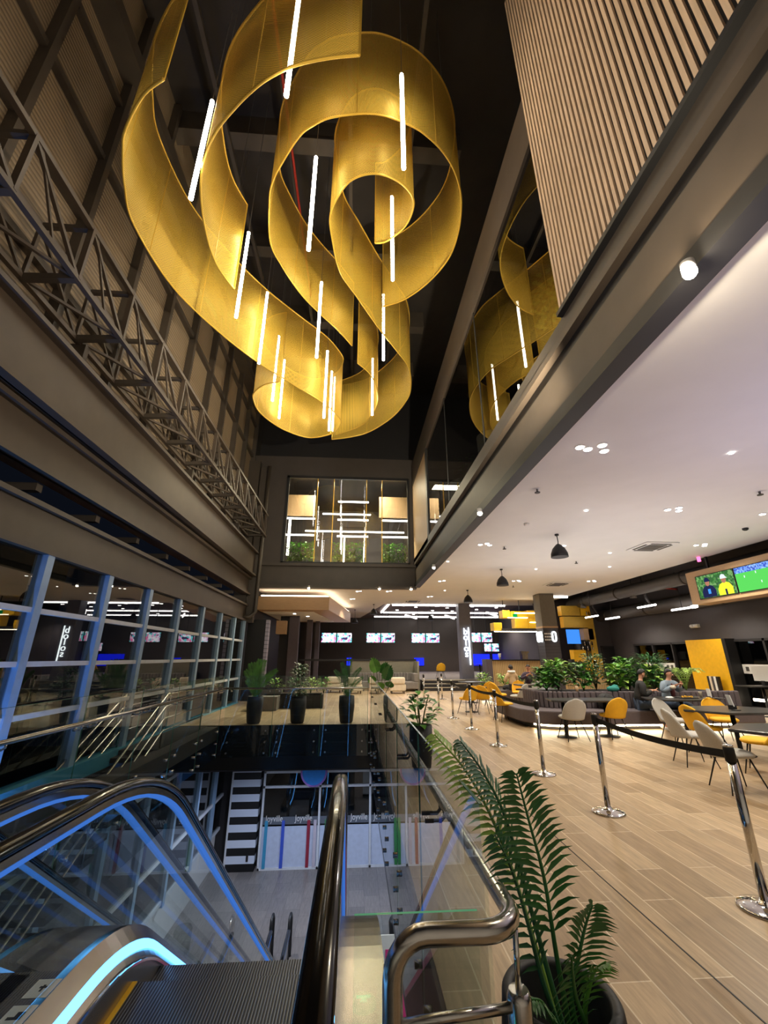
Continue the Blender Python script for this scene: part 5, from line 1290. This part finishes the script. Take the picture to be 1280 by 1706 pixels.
for (dx, dy, lab, k) in ((.85, .35, 'dark fern palm behind the seated man in the long planter', 'leafteal'), (2.2, .1, 'bright green fern fronds right of the seated men in the long planter', 'leaflight')):
    t = thing('fern_palm', (7.2 + dx, 12.0 + dy, .771), lab, 'plant')
    for i in range(11):
        a = 2 * PI * i / 11 + .2; c_, s2_ = math.cos(a), math.sin(a); rr = random.uniform(.45, .68)
        mb = MB(); frond(mb, [(0, 0, 0), (c_ * rr * .3, s2_ * rr * .3, .4), (c_ * rr * .7, s2_ * rr * .7, .58), (c_ * rr, s2_ * rr, .5)], 16, .15, .02, .2, .4, .15, .8); mb.build('frond', M[k], t)
for (x, y, z, lab, R_, H_) in ((6.7, 20.4, .5, 'left leafy bush in front of the sign column', .5, .7), (7.6, 20.4, .5, 'right leafy bush in front of the sign column', .5, .65), (9.0, 20.9, .5, 'dark small bush before the bar front', .3, .6), (8.3, 20.6, .5, 'thin small plant by the bar end panel', .2, .5)):
    bushy('leafy_bush', x - 1.3, 18.3, z, lab, R_ * .8, H_ * .8, 90, .1, .2, ('leafmid', 'leaflight') if R_ > .3 else ('leafdark',), 'plant', 'bushes by the bar', None, 4)
bb = thing('planter_trough', (6.5, 18.3, 0), 'grey planter trough under the far bushes before the bar', 'planter')
MB().box(-1.3, 1.7, -.25, .25, 0.002, .48).build('box', M['sofafar'], bb); MB().box(-1.25, 1.65, -.2, .2, .48, .50).build('soil', M['soil'], bb)
MB().box(-1.3, 1.7, -.36, -.3, .06, .12).build('under_light', M['ledwarm'], bb); MB().box(-1.3, 1.7, -.3, -.25, .02, .4).build('seat_front', M['sofafar'], bb)
for (x, lab, mats) in ((-2.75, 'pale lit bush at the left of the low planter box', ('leaflight', 'leafmid')), (-2.1, 'dark bush second in the low planter box', ('leafdark',)), (-1.5, 'yellow-lit bush third in the low planter box', ('leaflight',)), (-1.05, 'green bush at the right end of the low planter box', ('leafmid',))):
    bushy('leafy_bush', x, 16.02, .451, lab, .34, .55 if x > -2.5 else .5, 70, .08, .18, mats, 'plant', 'bushes in the low planter box', None, 3)
# hedge inside the upper lounge and upstairs items
for (x0, x1, l) in ((-3.15, -1.95, 'left'), (-1.05, .38, 'middle'), (1.2, 2.3, 'right')):
    t = thing('indoor_hedge', ((x0 + x1) / 2, 18.62, 5.46), 'leafy green planting along the bottom of the upper window, %s bay' % l, 'plants')
    MB().box(x0 - (x0 + x1) / 2, (x1 - x0) / 2, -.15, .15, 0, .25).build('trough', M['black'], t)
    for m_, cnt in (('leafmid', 420), ('leafpale', 220)):
        mb = MB()
        for i in range(cnt):
            zz = random.uniform(.2, 1.15 if m_ == 'leafmid' else .55)
            leaf(mb, (random.uniform(x0, x1) - (x0 + x1) / 2, random.uniform(-.12, .15), zz), (random.uniform(-1, 1), random.uniform(-1, .2), random.uniform(-.2, 1)), (0, 0, 1), .17, .07, .3, .2)
        mb.build('foliage', M[m_], t)['kind'] = 'stuff'
bushy('leafy_bush', 3.2, 10.8, 6.0, 'dark leafy plant behind the upper glass halfway along', .3, 1.3, 80, .1, .2, ('leafdark',), 'plant', None, None, 3)
bushy('leafy_bush', 3.1, 5.2, 6.4, 'pale green trailing plant behind the upper glass by the slat screen', .25, 1.5, 50, .1, .18, ('leaflight',), 'plant', None, None, 3)
bushy('leafy_bush', 3.1, 14.0, 5.7, 'lit leafy plant at the far end behind the upper glass', .3, 1.2, 70, .08, .16, ('leafmid',), 'plant', None, None, 3)
for (x, y, lab) in ((3.35, 12.2, 'pale round upholstered seat behind the upper glass, further one'), (3.4, 9.2, 'pale round upholstered seat behind the upper glass, nearer one')):
    one('tub_seat', MB().lathe([(.3, 0), (.36, .05), (.38, .8), (.3, .84), (.27, .5), (.02, .48)], (0, 0, 0), 24), M['paper'], lab, 'seat', 'pale upstairs seats', loc=(x, y, 6.2))
    MB().box(-.4, .4, -.4, .4, -.58, .0).build('plinth', M['darkwall'], COL.objects[-1])

# ------------------------------------------------------------------ people
def skinmesh(name, verts, edges, radii, m, parent=None, root=0, sub=1):
    me = bpy.data.meshes.new(name); me.from_pydata(verts, edges, []); me.materials.append(m)
    o = bpy.data.objects.new(name, me); COL.objects.link(o)
    if parent: o.parent = parent
    s_ = o.modifiers.new('skin', 'SKIN'); s_.use_smooth_shade = True; s_.branch_smoothing = .5
    if not me.skin_vertices: me.skin_vertices.new(name='skin')
    for i, r in enumerate(radii):
        sv = me.skin_vertices[0].data[i]; sv.radius = (r if isinstance(r, tuple) else (r, r)); sv.use_root = (i == root)
    if sub:
        q = o.modifiers.new('sub', 'SUBSURF'); q.levels = sub; q.render_levels = sub
    return o
def chain(V, Ed, R_, start, pts):
    prev = start
    for (p, r) in pts:
        V.append(p); R_.append(r); i = len(V) - 1
        if prev is not None: Ed.append((prev, i))
        prev = i
    return prev
def hand(V, Ed, R_, wrist, wp, d, side, curl=.5):
    """palm + four fingers + thumb; d = pointing direction, side = sideways direction"""
    d = Vector(d).normalized(); sd = Vector(side).normalized(); nrm = d.cross(sd).normalized(); wp = Vector(wp)
    V.append(tuple(wp + d * .045)); R_.append((.030, .018)); palm = len(V) - 1; Ed.append((wrist, palm))
    for k, (o_, l) in enumerate(((-.028, .062), (-.010, .074), (.010, .070), (.028, .055))):
        a = wp + d * .085 + sd * o_; b = a + (d * (1 - curl * .4) - nrm * curl * .6).normalized() * l * .5; c = b + (d * (1 - curl) - nrm * curl).normalized() * l * .5
        chain(V, Ed, R_, palm, ((tuple(a), .010), (tuple(b), .0085), (tuple(c), .007)))
    a = wp + d * .03 + sd * -.035; b = a + (d * .6 - sd * .7).normalized() * .03; c = b + (d * .9 - nrm * .4).normalized() * .03
    chain(V, Ed, R_, palm, ((tuple(a), .012), (tuple(b), .010), (tuple(c), .008)))
def seated(loc, rz, label, top, trousers, shirt, hands, head_tilt=0.0, head_turn=0.0, lean=.0, cat='person', legs=True, seat=.45, hood=False):
    t = thing('person', loc, label, cat, None, rz)
    hip = seat + .10
    sh_z = hip + .42; y_l = lean
    V = []; Ed = []; R_ = []
    V.append((0, 0, hip)); R_.append((.12, .10))
    chest = chain(V, Ed, R_, 0, (((0, y_l * .3, hip + .16), (.11, .085)), ((0, y_l * .7, hip + .32), (.12, .09)), ((0, y_l, sh_z + .02), (.075, .07))))
    nh = Vector((0, y_l + .015, sh_z + .10)); hc = nh + Vector((0, .02 + .03 * head_tilt, .10))
    neck = chain(V, Ed, R_, chest, ((tuple(nh), .047),))
    head_i = chain(V, Ed, R_, neck, (((nh.x, nh.y + .012, nh.z + .05), .058), (tuple(hc), (.073, .082)), ((hc.x, hc.y - .008, hc.z + .062), (.062, .07)),))
    arms = []
    for s_, (elb, wr, dr) in zip((-1, 1), hands):
        shd = (s_ * .175, y_l, sh_z - .01)
        e_ = chain(V, Ed, R_, chest, ((shd, .052), (elb, .038), (wr, .026)))
        hand(V, Ed, R_, e_, wr, dr, (s_ * -1, 0, 0) if abs(dr[1]) > .4 else (0, 1, 0)); arms.append((shd, elb, wr))
    leg_pts = []
    for s_ in (-1, 1):
        hp = (s_ * .09, .03, hip - .03); kn = (s_ * .13, .46, seat + .06); an = (s_ * .14, .42, .09); ft = (s_ * .15, .56, .04)
        chain(V, Ed, R_, 0, ((hp, .075), (kn, .052), (an, .036), (ft, .03))); leg_pts.append((hp, kn, an, ft))
    body = skinmesh('body', V, Ed, R_, M['skin'], t)
    # head details
    f = Vector((math.sin(head_turn), math.cos(head_turn), -.5 * head_tilt)).normalized(); r = f.cross(Vector((0, 0, 1))).normalized(); u = r.cross(f)
    c = hc
    mb = MB(); mb.ball(tuple(c + f * .088 - u * .012), (.012, .014, .020), 8, 6); mb.build('nose', M['skin'], t)
    mb = MB()
    for s_ in (-1, 1): mb.ball(tuple(c + r * s_ * .078 - u * .005), (.010, .016, .028), 8, 6)
    mb.build('ears', M['skin'], t)
    mb = MB()
    for s_ in (-1, 1): mb.ball(tuple(c + r * s_ * .030 + f * .074 + u * .012), (.012, .010, .008), 8, 5)
    mb.build('eyes', M['black'], t)
    mb = MB(); mb.bar(c + f * .083 - u * .045 - r * .022, c + f * .083 - u * .045 + r * .022, .008, .008); mb.build('mouth', M['maroon'], t)
    mb = MB(); mb.bar(c + f * .080 + u * .030 - r * .048, c + f * .080 + u * .030 + r * .048, .008, .007); mb.build('eyebrows', M['hair'], t)
    mb = MB(); hv = []
    n, m_ = 16, 8
    for i in range(m_ + 1):
        for k in range(n):
            a = 2 * PI * k / n; dv_ = r * math.cos(a) + f * math.sin(a); back = -math.sin(a)
            ph = (PI / 2) * (i / m_) * (1.0 + .42 * max(0, back)) * (1 if back > -.3 else .66)
            q = c + u * (.012) + (u * math.cos(ph) * .105 + dv_ * math.sin(ph) * (.086 if abs(math.cos(a)) > .5 else .088)) - f * .018
            hv.append(q)
    mb.add(hv, [(i * n + k, i * n + (k + 1) % n, (i + 1) * n + (k + 1) % n, (i + 1) * n + k) for i in range(m_) for k in range(n)], True)
    h_ = mb.build('hair', M['hair'], t); so2 = h_.modifiers.new('s', 'SOLIDIFY'); so2.thickness = .014
    # clothes
    V = [(0, 0, hip - .02)]; Ed = []; R_ = [(.165, .14)]
    ch2 = chain(V, Ed, R_, 0, (((0, y_l * .3, hip + .16), (.165, .13)), ((0, y_l * .7, hip + .32), (.175, .135)), ((0, y_l, sh_z + .0), (.13, .105)), ((0, y_l + .005, sh_z + .06), (.06, .06))))
    for (shd, elb, wr) in arms:
        w2_ = tuple(Vector(elb).lerp(Vector(wr), .9)); chain(V, Ed, R_, len(V) - 2 if False else 3, ((shd, .088), (elb, .068), (w2_, .048)))
    skinmesh('jacket', V, Ed, R_, top, t)
    mb = MB(); mb.ball((0, y_l * .6 + .085, hip + .26), (.062, .055, .17), 12, 8); mb.build('shirt_front', shirt, t)
    V = [(0, 0, hip - .03)]; Ed = []; R_ = [(.14, .12)]
    for (hp, kn, an, ft) in leg_pts: chain(V, Ed, R_, 0, ((hp, .095), (kn, .070), ((an[0], an[1], an[2] + .04), .052)))
    skinmesh('trousers', V, Ed, R_, trousers, t)
    for (hp, kn, an, ft) in leg_pts:
        MB().ball((an[0], an[1] + .06, .05), (.048, .13, .048), 12, 8).build('shoe', M['paper'] if trousers is M['denim'] else M['black'], t)
    t.scale = (1.07, 1.07, 1.07)
    if hood:
        mb = MB(); mb.tube([(.11 * math.cos(a), y_l - .02 + .09 * math.sin(a), sh_z + .07) for a in [2 * PI * i / 12 for i in range(12)]], .04, 8, closed=True); mb.build('hood', M['paper'], t)
    return t
lap = (((-.24, .08, .72), (-.06, .30, .82), (.5, .8, .1)), ((.24, .08, .72), (.06, .30, .82), (-.5, .8, .1)))
pA = seated((7.08, 10.78, 0), -2.0, 'person in dark jacket and jeans looking down at a phone on the curved bench', M['jacket'], M['denim'], M['beige'], lap, .9, 0, .10)
ph = one('phone', MB().box(-.035, .035, -.005, .005, 0, .14), M['black'], 'dark phone held by the person in the dark jacket', 'phone', loc=(7.40, 10.63, .80), rz=-2.0)
eat = (((-.27, .12, .78), (-.07, .33, .92), (.4, .7, .5)), ((.27, .12, .78), (.07, .33, .92), (-.4, .7, .5)))
pB = seated((7.98, 10.98, 0), -2.9, 'person in light blue shirt over maroon top eating at the table', M['bluegrey'], M['denim'], M['maroon'], eat, .2, -.15, .12)
one('sandwich', MB().ball((0, 0, 0), (.075, .05, .045), 12, 8), M['cream'], 'pale wrapped sandwich held by the person in the light blue shirt', 'food', loc=(7.90, 10.60, .95))
pC = seated((6.2, 17.05, 0), .15, 'distant person in beige hooded jacket seen from behind', M['beige'], M['nearblack'], M['beige'], lap, .0, 0, .05, hood=True)
pD = seated((6.95, 17.3, 0), 2.9, 'distant person in dark plum top sitting beside the leafy planter', M['plum'], M['nearblack'], M['plum'], eat, .5, .2, .08)
one('stool_block', MB().box(-.7, .9, -.25, .25, 0.002, .44), M['sofa'], 'grey bench block the two distant people sit on', 'bench', loc=(6.4, 17.2, 0))
# bags on the bench
bg_ = thing('backpack', (6.35, 11.0, .432), 'black backpack lying on the curved bench between chair and person', 'bag')
MB().ball((0, 0, .17), (.24, .15, .19), 16, 10).build('body', M['jacket'], bg_); MB().ball((.05, -.12, .13), (.14, .06, .11), 12, 8).build('pocket', M['black'], bg_)
MB().tube([(-.15, -.1, .05), (-.2, -.17, .2), (-.08, -.12, .33)], .015, 8).build('strap', M['black'], bg_)
one('teal_jacket', MB().ball((0, 0, .06), (.17, .1, .07), 12, 8).ball((.08, .03, .1), (.09, .07, .06), 10, 7), pm('teal_cloth', lin(40, 130, 120), .8), 'teal folded jacket on top of the bench back beside the backpack', 'jacket', loc=(6.72, 11.22, .82))
one('glass_candle', MB().lathe([(.035, 0), (.04, .12)], (0, 0, 0), 14), M['beige'], 'small amber jar on the planter ledge behind the bench table', 'jar', loc=(5.75, 11.22, .825))
# monitor on the counter at far right edge
mo = thing('white_screen_stand', (12.3, 12.6, .851), 'white tilted screen on the dark table at the right picture edge', 'screen')
MB().box(-.02, .02, -.3, .3, .12, .55).build('panel', M['paper'], mo); MB().box(-.05, .05, -.05, .05, 0, .13).build('foot', M['black'], mo)

# ------------------------------------------------------------------ lower floor
sf = empty('window_5'); sf['kind'] = 'structure'; YS = 17.1
g = MB()
for x in (-3.02, -1.08, .68, 2.4, 4.2, 6.0): g.box(x - .035, x + .035, YS - .05, YS + .05, -5, -1.05)
for z in (-4.97, -2.63, -2.18): g.box(-3.05, 6.0, YS - .05, YS + .05, z - .035, z + .035)
g.build('frame', M['whiteframe'], sf)
MB().box(-3.0, 6.0, YS, YS + .012, -3.75, -1.1).build('pane', M['winglass'], sf)
for (a, b) in ((-2.98, -1.12), (-1.04, .64), (.72, 2.36), (2.44, 4.16), (4.24, 5.96)): MB().box(a, b, YS - .01, YS + .02, -4.93, -3.80).build('lower_panel', M['shopwhite'], sf)
for (x, c) in ((-2.85, (60, 150, 190)), (-2.28, (60, 90, 200)), (-1.42, (150, 40, 60)), (-1.2, (200, 190, 200)), (-.82, (50, 140, 70)), (-.7, (50, 140, 70)), (2.72, (110, 150, 40))):
    one('coloured_strip', MB().box(x - .05, x + .05, YS - .06, YS - .012, -4.95, -3.62), pm('strip_%d_%d' % (c[0], c[1]), lin(*c), .5),
        'vertical %s stripe on the white lower shopfront, %s' % ({60: 'blue', 150: 'dark red', 200: 'pale pink', 50: 'green', 110: 'olive green'}[c[0]], {-2.85: 'leftmost, teal-tinted', -2.28: 'second from the left', -1.42: 'left of the first mullion', -1.2: 'touching the mullion', -.82: 'left of the twin pair', -.7: 'right of the twin pair', 2.72: 'rightmost, olive tinted'}[x]), 'stripe', 'coloured shopfront stripes')
fr = thing('frosted_lettering_band', (0, YS - .03, -3.6), 'band of frosted script lettering across the lower shopfront', 'lettering')
MB().box(-2.98, 5.9, 0, .01, -.14, .08).build('band', pm('frosted_film', lin(96, 102, 112), .6), fr)
for i, x in enumerate((-2.6, -1.6, -.4, .3, 1.1, 1.9, 2.9)):
    text('lettering', 'Joyville' if i != 4 else 'Joyville', .26, M['paper'], fr, (x, -.01, .03), (PI / 2, 0, 0), .004, sx=.8)
for (x, z, r, l) in ((-1.30, -2.12, .46, 'left'),):
    t = thing('round_sign_ball', (x, YS - .35, z), 'blue rainbow-rimmed round sign hanging on the lower shopfront', 'sign')
    MB().tube([(0, 0, 0), (0, .12, 0)], r, 32).build('rim', pm('rainbow_rim', lin(150, 110, 190), .4, var=.6, scale=1.6), t)
    MB().tube([(0, -.03, 0), (0, 0, 0)], r * .86, 32).build('disc', pm('sky_blue', lin(50, 140, 225), .4), t)
sc_ = thing('striped_pier', (-3.62, 17.0, -5), 'square pier with horizontal black and white bands on the lower floor', 'pier')
MB().box(-.46, .47, 0, .3, 0.002, 4.0).build('banded_face', M['stripes'], sc_)
MB().box(-.52, -.46, 0, .3, 0.002, 4.0).build('corner_trim', M['whiteframe'], sc_)
MB().box(.2, .27, -.02, 0, .28, .46).build('socket', M['nearblack'], sc_)
for (x, l) in ((-2.72, 'leftmost'), (-1.78, 'middle'), (-1.36, 'right')):
    one('hoop_barrier', MB().tube([(0, -.35, 0.002), (0, -.33, .75), (0, -.26, .86), (0, -.05, .86), (0, .05, .75), (0, .1, 0.002)], .035, 10), M['black'] if x > -2 else M['chrome'], 'curved tubular hoop barrier at the foot of the escalators, %s' % l, 'barrier', 'hoop barriers on the lower floor', loc=(x, 12.7, -5))
bn = thing('banner_stand', (1.0, 9.6, -5), 'pink and white roll-up banner on the lower floor seen past the handrail loop', 'banner')
MB().box(-.4, .5, -.05, .05, 0.002, .08).build('base', M['black'], bn); MB().box(-.4, .5, -.01, .01, .08, 1.9).build('print', M['paper'], bn); MB().box(-.32, .5, -.015, -.01, .08, 1.7).build('pink_area', M['pink'], bn)
one('litter_bin', MB().lathe([(.16, 0), (.2, .8), (.17, .86)], (0, 0, 0), 20), M['black'], 'slim black bin on the lower floor beside the banner', 'bin', loc=(1.15, 12.3, -4.999))
